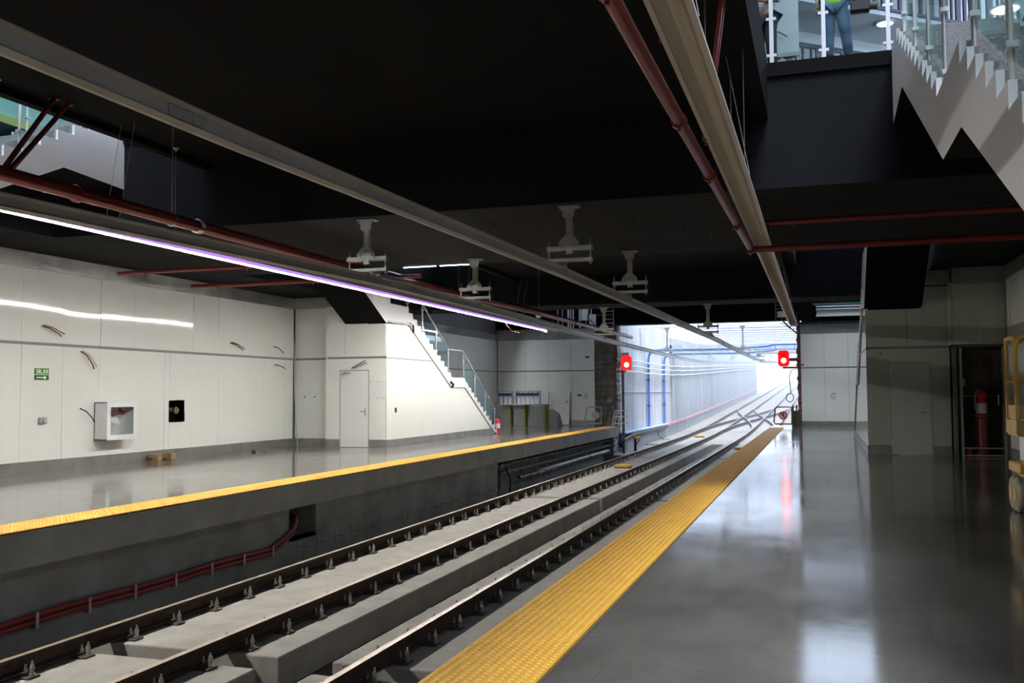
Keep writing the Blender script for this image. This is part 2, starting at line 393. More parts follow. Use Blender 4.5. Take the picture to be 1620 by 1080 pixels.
# ------------------------------------------------------------------ ceilings
b = MB(); b.box(VL1, VR0, YB, Y0, ZC, ZM); struct('ceiling', b, 'black')
b = MB(); b.box(VL1, VR0, Y1, Y2, ZC, ZM); struct('ceiling', b, 'black')
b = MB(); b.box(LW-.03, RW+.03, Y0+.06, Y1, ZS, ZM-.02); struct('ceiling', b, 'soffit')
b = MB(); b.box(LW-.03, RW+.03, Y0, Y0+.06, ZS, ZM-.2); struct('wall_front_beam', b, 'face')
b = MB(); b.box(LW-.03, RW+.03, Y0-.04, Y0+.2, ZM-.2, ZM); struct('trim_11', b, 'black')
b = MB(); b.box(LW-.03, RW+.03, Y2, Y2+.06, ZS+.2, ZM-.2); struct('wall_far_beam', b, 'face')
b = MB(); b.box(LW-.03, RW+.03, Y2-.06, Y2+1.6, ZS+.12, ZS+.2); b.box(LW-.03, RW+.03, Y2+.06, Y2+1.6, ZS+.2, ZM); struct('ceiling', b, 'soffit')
b = MB(); b.box(VL1-.2, VR0-.0, Y2+1.6, YP+.6, ZM-.25, ZM); b.box(LW-.03, VL0, Y2+1.6, YP+.6, ZM-.25, ZM); b.box(VR1+.6, RW+.03, Y2+1.6, YP+.6, ZM-.25, ZM); struct('ceiling', b, 'black')
b = MB(); b.box(-10.2, -.7, YP-.2, YP+.6, 4.75, ZM-.25); struct('wall_portal_lintel', b, 'black')
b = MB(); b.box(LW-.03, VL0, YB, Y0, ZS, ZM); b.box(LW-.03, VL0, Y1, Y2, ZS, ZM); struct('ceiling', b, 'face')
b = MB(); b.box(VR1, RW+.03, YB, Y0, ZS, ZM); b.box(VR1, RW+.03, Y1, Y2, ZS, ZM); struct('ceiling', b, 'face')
# downstand lips along the bridge edges
b = MB()
for y0, y1 in ((YB, Y0), (Y1, Y2)): b.box(VL1-.16, VL1, y0, y1, ZC-.10, ZM+.12)
struct('trim_12', b, 'black')
b = MB()
for y0, y1 in ((YB, Y0), (Y1, Y2)): b.box(VR0, VR0+.16, y0, y1, ZC-.10, ZM+.12)
struct('trim_13', b, 'black')
# ------------------------------------------------------------------ upper hall
ZH = 10.0
b = MB()
ADDED_SKYLIGHTS = [(-13.6, -9.8, -6, 13), (-.6, 3.4, -6, 12), (-13.0, -11.1, 33, 40), (2.1, 3.6, 35, 41)]  # unseen roof openings, put in and sized to let daylight down
xs = sorted({LW-.3, RW+4} | {q for r in ADDED_SKYLIGHTS for q in r[:2]}); ys = sorted({YB-.4, YP+.6} | {q for r in ADDED_SKYLIGHTS for q in r[2:]})
for xa, xb in zip(xs[:-1], xs[1:]):
    for ya, yb in zip(ys[:-1], ys[1:]):
        mxx, myy = (xa+xb)/2, (ya+yb)/2
        if not any(r[0] < mxx < r[1] and r[2] < myy < r[3] for r in ADDED_SKYLIGHTS): b.box(xa, xb, ya, yb, 12.2, 12.5)
struct('ceiling_hall', b, 'hallceil')
b = MB()
for r in ADDED_SKYLIGHTS:
    y = r[2]
    while y < r[3]: b.box(r[0], r[1], y, y+.08, 12.25, 12.45); y += 1.5
struct('added_skylight', b, 'hallwall')  # glazing bars of the added roof openings
# grey ceiling band at ZH between two slanting window strips
dv = Vector((.772, .635, 0)); nv = Vector((-.635, .772, 0))
def hp(t, s, z): q = Vector((-.28, 21.06, 0)) + dv*t + nv*s; return (q.x, q.y, z)
def slab4(b, t0, t1, s0, s1, z0, z1):
    vs = [hp(t, s, z) for z in (z0, z1) for s in (s0, s1) for t in (t0, t1)]
    return b.add(vs, [(0, 2, 3, 1), (4, 5, 7, 6), (0, 1, 5, 4), (2, 6, 7, 3), (0, 4, 6, 2), (1, 3, 7, 5)])
b = MB(); slab4(b, -4, 8, 0, 1.55, ZH, ZH+.15); struct('ceiling_hall', b, 'hallceil')
for nm, s0, z0, z1 in (('window_1', -.05, ZH+.1, ZH+2.2), ('window_2', 1.55, ZM+1.2, ZH-.25)):
    b = MB()
    t = -4
    while t < 8:
        w_ = random.choice((.05, .08, .14)); slab4(b, t, t+w_, s0, s0+.05, z0, z1); t += w_+random.choice((.10, .14, .2))
    for z in (z0, (z0+z1)/2, z1-.06): slab4(b, -4, 8, s0-.01, s0+.07, z, z+.06)
    struct(nm, b, 'blind')
b = MB(); slab4(b, -4, 8, 1.45, 1.6, ZH-.25, ZH+.15); struct('trim_14', b, 'hallwall')
b = MB()
for k in range(27): b.box(RW+.05, RW+.2, YB+2*k, YB+2*k+.09, 8.2, 12.2)
b.box(RW+.05, RW+.2, YB, YP, 10.1, 10.2); struct('added_side_window', b, 'hallwall')  # unseen window band, added to brighten the hall with daylight
# hall side cladding seen through the left stair void
b = MB(); b.box(LW-.03, LW+.02, YB, YP, ZM, ZM+4.5); struct('wall_hall_left', b, 'teal')
b = MB(); b.box(LW+.02, LW+.08, 4, 22, ZM+.1, ZM+.75); struct('trim_15', b, 'hallyellow')
# ------------------------------------------------------------------ ramp beyond the tunnel mouth
yr = [YP+.4, 52, 56, 60]
b = MB()
y = YP+.4
while y < 61.8:                    # corrugated cast wall, folded in plan
    w_ = .42; z0 = -1.5; z1 = 7.2
    xo = -9.25
    pts = [(xo, y), (xo+.07, y+.06), (xo+.07, y+w_-.12), (xo, y+w_-.06), (xo, y+w_)]
    for (xa, ya), (xb, yb) in zip(pts[:-1], pts[1:]):
        b.add([(xa, ya, z0), (xb, yb, z0), (xb, yb, z1), (xa, ya, z1), (xa-.3, ya, z0), (xb-.3, yb, z0), (xb-.3, yb, z1), (xa-.3, ya, z1)],
              [(0, 1, 2, 3), (7, 6, 5, 4), (0, 4, 5, 1), (3, 2, 6, 7)])
    y += w_
for z in (1.55, 3.9): b.box(-9.28, -9.14, YP+.5, 61.8, z, z+.05)
struct('wall_ramp_near', b, 'ramppanel', fix=True)
b = MB(); ys = [61.8, 64, 68, 72, 90, 110, 130, 150]
b.sweep([(-9.5, -1.5), (-9.05, -1.5), (-9.05, 5.0), (-9.5, 5.0)], [(0, y, g(y)) for y in ys]); struct('wall_ramp_far', b, 'rampwall')
b = MB(); ys = [YP+.5, 52, 60, 72, 110, 150]
b.sweep([(-9.35, -1.5), (-9.0, -1.5), (-9.0, -.62), (-9.35, -.62)], [(0, y, g(y)) for y in ys]); struct('wall_ramp_kerb', b, 'rampwall')
b = MB(); ys = [YP+.5, 52, 60, 72, 110, 170]
b.sweep([(.3, -1.5), (.7, -1.5), (.7, 5.0), (.3, 5.0)], [(0, y, g(y)) for y in ys]); struct('wall_ramp_right', b, 'rampwall')
b = MB()
for k in range(15):
    y = 47+k*4.0; z = 6.0+g(y)*.6
    b.box(-9.4, .6, y, y+.12, z, z+.11)
struct('ceiling_ramp_slats', b, 'skyslat')
b = MB(); b.box(-9.3, .5, 61.8, 62.5, 3.98, 4.6); struct('trim_16', b, 'rampwall')
for k, y in enumerate((84, 106)): 
    b = MB(); b.box(-9.3, .5, y, y+.6, 4.2+g(y), 4.7+g(y)); struct('trim_%d' % (17+k), b, 'rampwall')

# light haze standing in the ramp
Mh = bpy.data.materials.new('ramp_haze'); Mh.use_nodes = True; nt = Mh.node_tree; nt.nodes.remove(nt.nodes['Principled BSDF'])
vs_ = nt.nodes.new('ShaderNodeVolumeScatter'); vs_.inputs['Color'].default_value = (.72, .82, 1, 1); vs_.inputs['Density'].default_value = .011; vs_.inputs['Anisotropy'].default_value = .2
nt.links.new(vs_.outputs[0], nt.nodes['Material Output'].inputs['Volume']); M['haze'] = Mh
b = MB(); b.prism([(YP+1.5, -1.9), (260, -1.9), (260, 20), (YP+1.5, 5.9)], 'x', -9.6, 1.0)
tag(obj('haze', b, 'haze'), 'pale bluish haze hanging in the open ramp beyond the tunnel mouth', 'haze', None, 'stuff')

# ------------------------------------------------------------------ tactile strips (studded tiles)
def tactile(name, x0, label):
    rows = 11; pitch = .6/rows
    ys = np.arange(YB+.03, YP-2.0, pitch)
    n = 8; ang = np.arange(n)*2*PI/n
    ring0 = np.stack([np.cos(ang)*.019, np.sin(ang)*.019, np.zeros(n)], 1)
    ring1 = np.stack([np.cos(ang)*.011, np.sin(ang)*.011, np.full(n, .008)], 1)
    dome = np.concatenate([ring0, ring1])
    gx, gy = np.meshgrid(x0+pitch*(np.arange(rows)+.5), ys)
    cs = np.stack([gx.ravel(), gy.ravel(), np.full(gx.size, .012)], 1)
    V = (cs[:, None, :] + dome[None]).reshape(-1, 3)
    q = np.array([[j, (j+1) % n, n+(j+1) % n, n+j] for j in range(n)])
    F = (q[None] + (np.arange(len(cs))*16)[:, None, None]).reshape(-1, 4).tolist()
    top = (np.arange(n, 2*n)[None] + (np.arange(len(cs))*16)[:, None]).tolist()
    b = MB(); b.v = V.tolist(); b.f = F + top
    y = YB
    while y < YP-2.05:
        e = min(y+.597, YP-1.9)
        b.add([(x0, y, .012), (x0+.6, y, .012), (x0+.6, e, .012), (x0, e, .012), (x0, y, -.01), (x0+.6, y, -.01), (x0+.6, e, -.01), (x0, e, -.01)],
              [(0, 1, 2, 3), (0, 4, 5, 1), (1, 5, 6, 2), (2, 6, 7, 3), (3, 7, 4, 0)])
        y += .6
    o = obj(name, b, 'yellow', fix=False); return tag(o, label, 'tactile strip')
tactile('tactile_strip', RE, 'wide yellow studded tactile strip along the edge of the right platform')
tactile('tactile_strip', LE-.6, 'yellow studded tactile strip along the edge of the left platform')

# ------------------------------------------------------------------ track slabs, rails, fasteners
TL, TR = -6.80, -3.475
RX = [TL-.7525, TL+.7525, TR-.7525, TR+.7525]
joints = [(-7.0, 8.46), (8.88, 24.20), (24.52, 40.1), (40.4, YP+7.0)]
side_n = {TL: 'left', TR: 'right'}
place_n = ['cut off by the bottom of the picture', 'lying between the first and second joint', 'lying between the second and third joint', 'running out under the tunnel mouth']
for tc in (TL, TR):
    for k, (y0, y1) in enumerate(joints):
        b = MB(); b.box(tc-1.35, tc+1.35, y0, y1, -1.56, -1.2)
        o = obj('track_slab', b, 'slab', bevel=.012)
        tag(o, 'pale concrete slab of the %s track, %s' % (side_n[tc], place_n[k]), 'track slab')
prof = [(-.036, 0), (.036, 0), (.036, -.035), (.010, -.05), (.009, -.135), (.07, -.15), (.07, -.165), (-.07, -.165), (-.07, -.15), (-.009, -.135), (-.010, -.05), (-.036, -.035)]
def rail(name, path, label, group=None):
    b = MB(); b.sweep([(x, z) for x, z in prof], path)
    n = len(prof); k = len(path)
    b.mi = [1 if (i % n == 0 and i < n*(k-1)) else 0 for i in range(len(b.f))]
    return tag(obj(name, b, ['rust', 'railtop']), label, 'rail', group)
ys = [-6, 20, 44, 52, 54, 56, 58, 60, 62, 64, 66, 68, 70, 72, 80, 90, 100, 115, 130, 150, 180, 220, 260]
rl = ['brown steel rail nearest the left platform', 'brown steel rail of the left track on its right hand side', 'brown steel rail in the middle of the pit, left rail of the right track', 'brown steel rail hidden close under the right platform edge']
for X, l in zip(RX, rl): rail('rail', [(X, y, -1.0+g(y)) for y in ys], l)
# crossover rails out on the ramp
def sstep(t): t = max(0, min(1, t)); return t*t*(3-2*t)
for a, c, l in ((RX[0], RX[2], 'crossover rail curving from the outer left rail across the ramp'), (RX[1], RX[3], 'crossover rail curving from the inner left rail across the ramp'),
                (RX[2], RX[0], 'crossover rail curving left from the middle rail on the ramp'), (RX[3], RX[1], 'crossover rail curving left from the rightmost rail on the ramp')):
    rail('crossover_rail', [(a+(c-a)*sstep((y-62)/36), y, -.995+g(y)) for y in np.arange(60, 100.1, 2)], l, 'crossover rails on the ramp')
# fastener: plate under the rail, anchor bolts with cap nuts, clips with their own bolts
def fastener_parts(parent, X, Y, z):
    b = MB(); b.box(X-.21, X+.21, Y-.075, Y+.075, z, z+.022); b.box(X-.10, X+.10, Y-.085, Y+.085, z+.022, z+.036); obj('base_plate', b, 'plate', parent, bevel=.004)
    for s in (1, -1):
        b = MB(); c = (X+s*.165, Y+.012, z+.02)
        b.lathe(c, [(.031, 0), (.031, .02), (.020, .0205), (.020, .06), (.025, .0605), (.025, .088), (.018, .0885), (.018, .11), (.010, .1105), (.010, .14)], 8); obj('anchor_bolt', b, 'bolt', parent, smooth=True)
        b = MB(); c = (X+s*.095, Y, z+.03)
        b.lathe(c, [(.012, 0), (.012, .03), (.02, .0305), (.02, .055), (.010, .0555), (.010, .095)], 8); obj('clip_bolt', b, 'bolt', parent, smooth=True)
        b = MB(); b.tube([(X+s*.05, Y-.05, z+.05), (X+s*.11, Y-.055, z+.055), (X+s*.135, Y-.02, z+.06), (X+s*.10, Y, z+.066), (X+s*.135, Y+.02, z+.06), (X+s*.11, Y+.055, z+.055), (X+s*.05, Y+.05, z+.05)], .009, 6); obj('spring_clip', b, 'plate', parent, smooth=True)
fl = ['bolted rail fastener on the rail nearest the left platform', 'bolted rail fastener on the second rail from the left platform', 'bolted rail fastener on the middle rail of the pit, third from the left platform']
fg = ['fasteners of the outer left rail', 'fasteners of the inner left rail', 'fasteners of the middle rail']
proto = None; fproto = None
for k in range(3):
    first = True
    for j in range(64):
        Y = 5.295 + .75*j
        if Y > 51.5: break
        if 8.3 < Y < 9.0 : Y += 0
        loc = (RX[k], Y, -1.2)
        if Y < 24:
            if proto is None:
                proto = thing('rail_fastener', fl[k], 'rail fastener', loc, fg[k]); fastener_parts(proto, *loc)
            else: copy_tree(proto, loc, fl[k], fg[k])
        else:
            if fproto is None:
                b = MB(); X, z = loc[0], loc[2]
                b.box(X-.21, X+.21, Y-.075, Y+.075, z, z+.03)
                for s in (1, -1):
                    b.lathe((X+s*.165, Y, z+.02), [(.034, 0), (.026, .026), (.026, .062), (.018, .105), (.012, .135)], 6)
                    b.lathe((X+s*.095, Y, z+.03), [(.026, 0), (.018, .06), (.009, .10)], 6)
                fproto = tag(obj('rail_fastener', b, 'bolt', loc=loc), fl[k], 'rail fastener', fg[k])
            else: copy_tree(fproto, loc, fl[k], fg[k])
# balises and trackside pieces
def ybox(name, X, Y, z, label, cat, group=None):
    t = thing(name, label, cat, (X, Y, z), group)
    b = MB(); b.box(X-.27, X+.27, Y-.2, Y+.2, z+.03, z+.13); obj('cover', b, 'yellowpaint', t, bevel=.02)
    b = MB(); b.box(X-.33, X+.3, Y-.1, Y+.1, z, z+.03); obj('bracket', b, 'plate', t)
ybox('track_beacon', -6.85, 34.4, -1.2, 'yellow box beacon between the rails of the left track, inside the station', 'beacon', 'yellow track beacons')
ybox('track_beacon', -6.95, 58.5, -1.21+g(58.5), 'yellow box beacon between the rails of the left track, out on the ramp', 'beacon', 'yellow track beacons')
ybox('track_beacon', -3.3, 34.0, -1.2, 'yellow box beacon on the right track, half hidden by the right platform edge', 'beacon', 'yellow track beacons')
ybox('track_beacon', -3.6, 46.5, -1.2, 'yellow box beacon on the right track, close to the tunnel mouth', 'beacon', 'yellow track beacons')
t = thing('trackside_marker', 'black trackside post with a round yellow cap in front of the ramp wall', 'marker post', (-8.55, 46, -1.3))
b = MB(); b.box(-8.62, -8.5, 45.95, 46.05, -1.3, -.72); b.bar((-8.5, 46, -1.0), (-8.36, 46, -.7), .05, .05); obj('post', b, 'blackplastic', t)
b = MB(); b.lathe((-8.47, 46, -.72), [(.17, 0), (.18, .05), (.15, .11), (.06, .13)], 14); obj('cap', b, 'yellowpaint', t, smooth=True)

# ------------------------------------------------------------------ red cables and racks below the left platform
X = LE-.22
t = thing('red_cable_run', 'pair of red cables clipped low on the wall below the left platform', 'cable', (X, 0, -1.1))
for dz in (0, .075):
    b = MB(); pts = [(X+.05, y, -1.12+dz+.012*math.sin(y*2.1)) for y in np.arange(YB+.1, 14.2, .35)] + [(X+.05, 14.5, -1.05+dz), (X+.04, 14.9, -.9+dz), (X-.05, 15.2, -.72+dz), (X-.3, 15.4, -.68+dz), (X-.6, 15.5, -.68+dz)]
    b.tube(pts, .036, 8); obj('cable', b, 'redcable', t, smooth=True)
for k in range(26):
    y = 14.2-.85*k
    b = MB(); b.box(X, X+.095, y-.02, y+.02, -1.19, -1.17); b.box(X+.088, X+.1, y-.022, y+.022, -1.19, -1.0); obj('clip', b, 'galv', t)
for k in range(17):                 # empty cable brackets further on
    y = 15.2 + .68*k
    b = MB(); zz = -1.16+.0*k
    b.box(X, X+.015, y-.02, y+.02, zz-.12, zz+.1); b.box(X, X+.2, y-.015, y+.015, zz-.02, zz)
    o = obj('cable_bracket', b, 'galv'); tag(o, 'empty galvanised cable bracket on the wall below the left platform', 'bracket', 'empty cable brackets beyond the square opening')
XR = LE-.22-.42
t = thing('cable_rack', 'long three tier galvanised cable rack in the recess below the left platform', 'cable rack', (XR, 36, -.9))
for k in range(22):
    y = 26.9+.8*k
    b = MB(); b.box(XR, XR+.03, y-.02, y+.02, -1.35, -.45)
    for z in (-.62, -.86, -1.15): b.box(XR, XR+.34, y-.018, y+.018, z-.03, z); b.box(XR+.32, XR+.34, y-.018, y+.018, z, z+.07)
    obj('upright', b, 'galv', t)
for z, mm in ((-.60, 'band'), (-.84, 'bluewhite')):
    b = MB(); b.box(XR+.05, XR+.30, 27, YP-.3, z, z+.02); obj('tray', b, mm if mm != 'bluewhite' else 'galv', t)
t = thing('grey_duct', 'thick grey plastic duct lying on the lowest tier of the cable rack', 'duct', (XR+.2, 38, -1.1))
b = MB(); b.tube([(XR+.2, 31, -1.11), (XR+.22, 34, -1.09), (XR+.2, 38, -1.08), (XR+.2, YP-.4, -1.08)], .075, 12); obj('pipe', b, 'alu', t, smooth=True)
b = MB(); b.cyl((XR+.2, 38.6, -1.08), (XR+.2, 38.75, -1.08), .085, 12); obj('joint_ring', b, 'blackplastic', t, smooth=True)
b = MB(); b.tube([(XR+.2, 29, -1.13), (XR+.25, 31, -1.13), (XR+.25, 33.5, -1.12)], .07, 8)
tag(obj('red_cable_bundle', b, 'redcable', smooth=True), 'short red cable bundle sagging on the rack beside the grey duct', 'cable')
b = MB(); b.tube([(XR+.33, 27.3, -.7), (XR+.4, 27.5, -1.0), (XR+.36, 27.6, -1.5)], .03, 6)
tag(obj('hanging_cable', b, 'blackplastic', smooth=True), 'black cable hanging down at the near end of the cable rack', 'cable')

# ------------------------------------------------------------------ rigid overhead conductor rails and their hangers
cprof = [(-.045, 0), (-.012, -.02), (-.012, -.085), (-.035, -.105), (-.012, -.13), (.012, -.13), (.035, -.105), (.012, -.085), (.012, -.02), (.045, 0), (.045, .012), (-.045, .012)]
cprof = [(x*1.35, z*1.15) for x, z in cprof]
def interp(tab, y):
    for (y0, x0), (y1, x1) in zip(tab[:-1], tab[1:]):
        if y <= y1: return x0+(x1-x0)*(y-y0)/(y1-y0)
    return tab[-1][1]
CT1 = [(-6, -4.12), (6, -4.07), (14.4, -3.80), (19.4, -3.72), (33, -3.52), (50, -3.5), (260, -3.5)]
CT2 = [(-6, -7.55), (7, -7.52), (14.4, -7.0), (19.4, -7.02), (34, -7.3), (50, -7.3), (260, -6.8)]
ZCR = 3.50
for tab, l in ((CT1, 'long grey overhead conductor rail above the right track, nearest the camera'), (CT2, 'long grey overhead conductor rail above the left track, beside the lit light line')):
    t = thing('conductor_rail', l, 'conductor rail', (tab[3][1], 19.4, ZCR))
    path = [(interp(tab, y), y, ZCR+g(y)) for y in [-6, 2, 6, 7, 10, 14.4, 19.4, 26, 33, 42, 50, 56, 60, 64, 68, 72, 80, 95, 120, 160]]
    b = MB(); b.sweep(cprof, path); obj('aluminium_profile', b, 'alu', t)
    for y in (5.4, 16.0, 26.5, 37.5):
        x = interp(tab, y)
        b = MB(); b.box(x-.03, x+.03, y-.2, y+.2, ZCR-.10, ZCR-.025)
        for q in range(4):
            for zz in (-.045, -.08): b.cyl((x-.034, y-.15+q*.1, ZCR+zz), (x+.034, y-.15+q*.1, ZCR+zz), .012, 6)
        obj('splice_plate', b, 'galv', t)
def hanger(X, Y, xi, ztop, label, ZR=ZCR, group='overhead conductor supports'):
    t = thing('conductor_support', label, 'conductor support', (X, Y, ztop), group)
    zb = ZR+.30; L_ = .33
    b = MB(); b.box(X-.16, X+.16, Y-.1, Y+.1, ztop-.015, ztop)
    for sx in (-.13, .13): b.cyl((X+sx, Y-.06, ztop-.06), (X+sx, Y-.06, ztop-.01), .018, 6)
    obj('top_plate', b, 'galv', t)
    b = MB(); b.prism([(X-.11, ztop-.02), (X+.11, ztop-.02), (X+.09, ztop-.17), (X+.04, ztop-.2), (X-.04, ztop-.2), (X-.09, ztop-.17)], 'y', Y-.07, Y-.055); obj('bracket', b, 'galv', t)
    b = MB(); b.box(X-.048, X+.048, Y-.05, Y-.035, zb-.09, ztop-.02); b.box(X-.048, X-.036, Y-.035, Y+.04, zb-.09, ztop-.02); b.box(X+.036, X+.048, Y-.035, Y+.04, zb-.09, ztop-.02); obj('post', b, 'galv', t)
    b = MB(); b.prism([(X-.16, zb), (X+.16, zb), (X+.16, zb+.09), (X+.06, zb+.2), (X-.06, zb+.2), (X-.16, zb+.09)], 'y', Y-.075, Y-.055)
    for sx in (-.1, .1): b.cyl((X+sx, Y-.1, zb+.06), (X+sx, Y-.05, zb+.06), .02, 6)
    b.cyl((X, Y-.1, zb+.13), (X, Y-.05, zb+.13), .022, 6)
    obj('gusset', b, 'galv', t)
    b = MB(); b.box(X-L_-.03, X+L_+.03, Y-.055, Y-.02, zb-.03, zb+.035); b.box(X-L_-.03, X+L_+.03, Y+.04, Y+.07, zb-.03, zb+.035); obj('upper_crossbar', b, 'galv', t)
    b = MB(); b.box(X-L_-.03, X+L_+.03, Y-.05, Y+.05, zb-.21, zb-.16); obj('lower_crossbar', b, 'galv', t)
    for sx in (-1, 1):
        b = MB(); b.cyl((X+sx*L_, Y, zb-.26), (X+sx*L_, Y, zb+.14), .011, 6)
        for zz in (zb+.05, zb-.05, zb-.14, zb-.225): b.cyl((X+sx*L_, Y, zz-.012), (X+sx*L_, Y, zz+.012), .022, 6)
        obj('threaded_rod', b, 'bolt', t)
    h = zb-.21-(ZR+.02)
    b = MB(); b.lathe((xi, Y, ZR+.015), [(.03, 0), (.04, .01), (.08, h*.2), (.045, h*.33), (.095, h*.5), (.05, h*.62), (.11, h*.78), (.06, h*.9), (.03, h)], 14); obj('insulator', b, 'alu', t, smooth=True)
    b = MB(); b.box(xi-.09, xi+.09, Y-.05, Y+.05, ZR-.03, ZR+.03); b.box(xi-.1, xi-.06, Y-.04, Y+.04, ZR-.07, ZR); b.box(xi+.06, xi+.1, Y-.04, Y+.04, ZR-.07, ZR); obj('clamp', b, 'galv', t)
ordn = ['first', 'second', 'third']
for nm, tab, xs in (('right', CT1, (-3.66, -3.66, -3.60)), ('left', CT2, (-7.15, -7.05, -7.25))):
    for k, (Y, zt) in enumerate(((14.32, ZS), (19.3, ZS), (33.2, ZS+.12))):
        hanger(xs[k], Y, interp(tab, Y), zt, '%s galvanised hanger holding the conductor rail over the %s track, counted from the camera' % (ordn[k], nm))
for nm, tab, X in (('right', CT1, -3.95), ('left', CT2, -7.9)):
    hanger(X+.2, 51, interp(tab, 51), 5.0, 'dark hanger in the tunnel mouth over the %s track, seen against the bright ramp' % nm)
hanger(-3.6, 62.2, interp(CT1, 62.2), 3.98+.02, 'small distant hanger under the first crossbeam of the ramp', ZR=ZCR+g(62.2)-.1)
b = MB(); b.box(-9.2, .4, 50.9, 51.1, 5.0, 5.12); struct('beam_ramp_bracket', b, 'slatwhite')

# ------------------------------------------------------------------ platform light lines
def luminaire(x0, label, lit):
    t = thing('light_line', label, 'ceiling light', (x0, 16, 4.0))
    zb = 4.0; w = .055 if lit else .115; y0, y1 = -5, 36.6
    b = MB()
    b.box(x0-w, x0+w, y0, y1, zb+.10, zb+.13); b.box(x0-w, x0-w+.012, y0, y1, zb-.02, zb+.10); b.box(x0+w-.012, x0+w, y0, y1, zb-.02, zb+.10)
    b.box(x0-w-.025, x0-w, y0, y1, zb-.02, zb-.01); b.box(x0+w, x0+w+.035, y0, y1, zb-.02, zb-.01)
    obj('housing', b, 'lamp_cream', t)
    b = MB(); n = 10
    for k in range(0 if lit else int((y1-y0)/.08)):
        y = y0+k*.08
        for j in range(n):
            a0, a1 = PI*j/n, PI*(j+1)/n
            P = lambda a, yy, d: (x0-math.cos(a)*(w-.014), yy, zb+.095-(1-math.sin(a))*.10-d)
            b.add([P(a0, y, 0), P(a1, y, 0), P(a1, y+.06, .03), P(a0, y+.06, .03)], [(0, 1, 2, 3)])
            b.add([P(a0, y+.06, .03), P(a1, y+.06, .03), P(a1, y+.08, 0), P(a0, y+.08, 0)], [(0, 1, 2, 3)])
    if not lit: obj('reflector', b, 'reflector', t, fix=False)
    b = MB(); b.box(x0-w, x0+w, y1-.01, y1+.02, zb-.03, zb+.13); b.box(x0-w+.02, x0+w-.02, y1-1.3, y1-1.0, zb-.06, zb+.02); obj('end_cap', b, 'lamp_cream', t)
    if lit:
        y = -5.0; k = 0
        while y < 35.0:
            e = min(y+1.47, 35.0)
            b = MB(); b.box(x0-.036, x0+.036, y, e, zb-.085, zb-.06); obj('lit_tube', b, 'led', t); y += 1.5
        b = MB(); b.box(x0-.062, x0+.062, -5, 35.0, zb-.075, zb-.021); obj('violet_fringe', b, 'sleeve', t)  # added glowing strip, imitates a violet fringe; not a lamp part
        b = MB(); b.box(x0-.05, x0+.05, 35.0, 35.06, zb-.12, zb+.03); obj('tube_holder', b, 'white', t)
    for k in range(8):
        y = 1.5+5*k
        for dx in (-.12, .12):
            zt = (ZC if (x0+dx > VL1 and x0+dx < VR0) else ZM+.1) if (y < Y0 or Y1 < y < Y2) else ZS
            if zt > 6: zt = ZC
            xa = x0+dx
            if (y < Y0 or Y1 < y < Y2): xa = x0+dx+ (.25 if x0 < XC else -.25)
            b = MB(); b.cyl((x0+dx, y, zb+.13), (xa if zt == ZC else x0+dx, y, zt), .004, 5); obj('suspension_wire', b, 'galv', t)
    return t
luminaire(-9.93, 'long lit white light line hanging over the left platform edge', True)
luminaire(mx_(-9.93), 'long unlit cream light line with pleated reflector over the right platform', False)
b = MB(); b.tube([(-9.9, 29.9, 3.96), (-9.86, 30.05, 3.80), (-9.75, 30.3, 3.62), (-9.6, 30.6, 3.58)], .012, 5)
tag(obj('loose_wire', b, 'pinkcable', smooth=True), 'loose pink wire curling down from the lit light line', 'wire')

# ------------------------------------------------------------------ red sprinkler pipes
def flange(b, x, y, z, r): b.cyl((x, y-.04, z), (x, y+.04, z), r*1.28, 14)
t = thing('sprinkler_pipe', 'long red pipe running along under the ceiling on the left', 'pipe', (-8.4, 14, 3.98))
PL = [(-8.45, -6, 3.98), (-8.45, 8, 3.98), (-8.6, 18, 3.99), (-8.3, 28, 4.05), (-8.3, 43.9, 4.12)]
b = MB(); b.tube(PL, .085, 14); obj('pipe', b, 'red', t, smooth=True)
b = MB(); b.tube([(x+.13, y, z-.06) for x, y, z in PL[:4]], .026, 8); obj('side_conduit', b, 'red', t, smooth=True)
for y, mm in ((2.5, 'red'), (5.2, 'red'), (9.2, 'red'), (11.6, 'sheet'), (16.5, 'red'), (21.5, 'red'), (27, 'red'), (33, 'red')):
    x = interp([(q[1], q[0]) for q in PL], y); z = interp([(q[1], q[2]) for q in PL], y)
    b = MB(); flange(b, x, y, z, .085); obj('coupling', b, mm, t, smooth=True)
for y, zt in ((7.9, ZC), (11.0, ZC), (17.0, ZS), (22, ZC), (28.5, ZC)):
    x = interp([(q[1], q[0]) for q in PL], y)
    b = MB(); b.cyl((x, y, 4.1), (x, y, zt), .007, 6); b.cyl((x, y-.01, 3.98), (x, y+.01, 3.98), .1, 14); obj('hanger_rod', b, 'bolt', t)
for dy in (0, .17):
    b = MB(); b.bar((-8.5, 8.15+dy*.5, 4.06), (-9.75, 10.15+dy*1.5, ZC-.01), .045, .045); b.box(-9.8, -9.7, 10.1+dy*1.5, 10.2+dy*1.5, ZC-.03, ZC); obj('sway_brace', b, 'red', t)
t = thing('sprinkler_pipe', 'thick red pipe running under the ceiling beside the unlit light line', 'pipe', (-1.05, 10, 3.85))
PR = [(-1.15, -6, 3.9), (-1.13, 6, 3.9), (-1.08, 11, 3.91), (-1.03, 16.2, 3.92)]
b = MB(); b.tube(PR, .055, 16); obj('pipe', b, 'red', t, smooth=True)
for y in (5.35, 8.2, 10.4, 13.6, 16.1):
    xq = interp([(q[1], q[0]) for q in PR], y)
    b = MB(); flange(b, xq, y, 3.9, .055); b.cyl((xq, y, 3.81), (xq, y, 3.86), .015, 6); obj('coupling', b, 'red', t, smooth=True)
for y in (6.5, 9.4, 12.3):
    b = MB(); b.cyl((-1.0, y, 3.98), (-1.0, y, ZC), .007, 6); obj('hanger_rod', b, 'bolt', t)
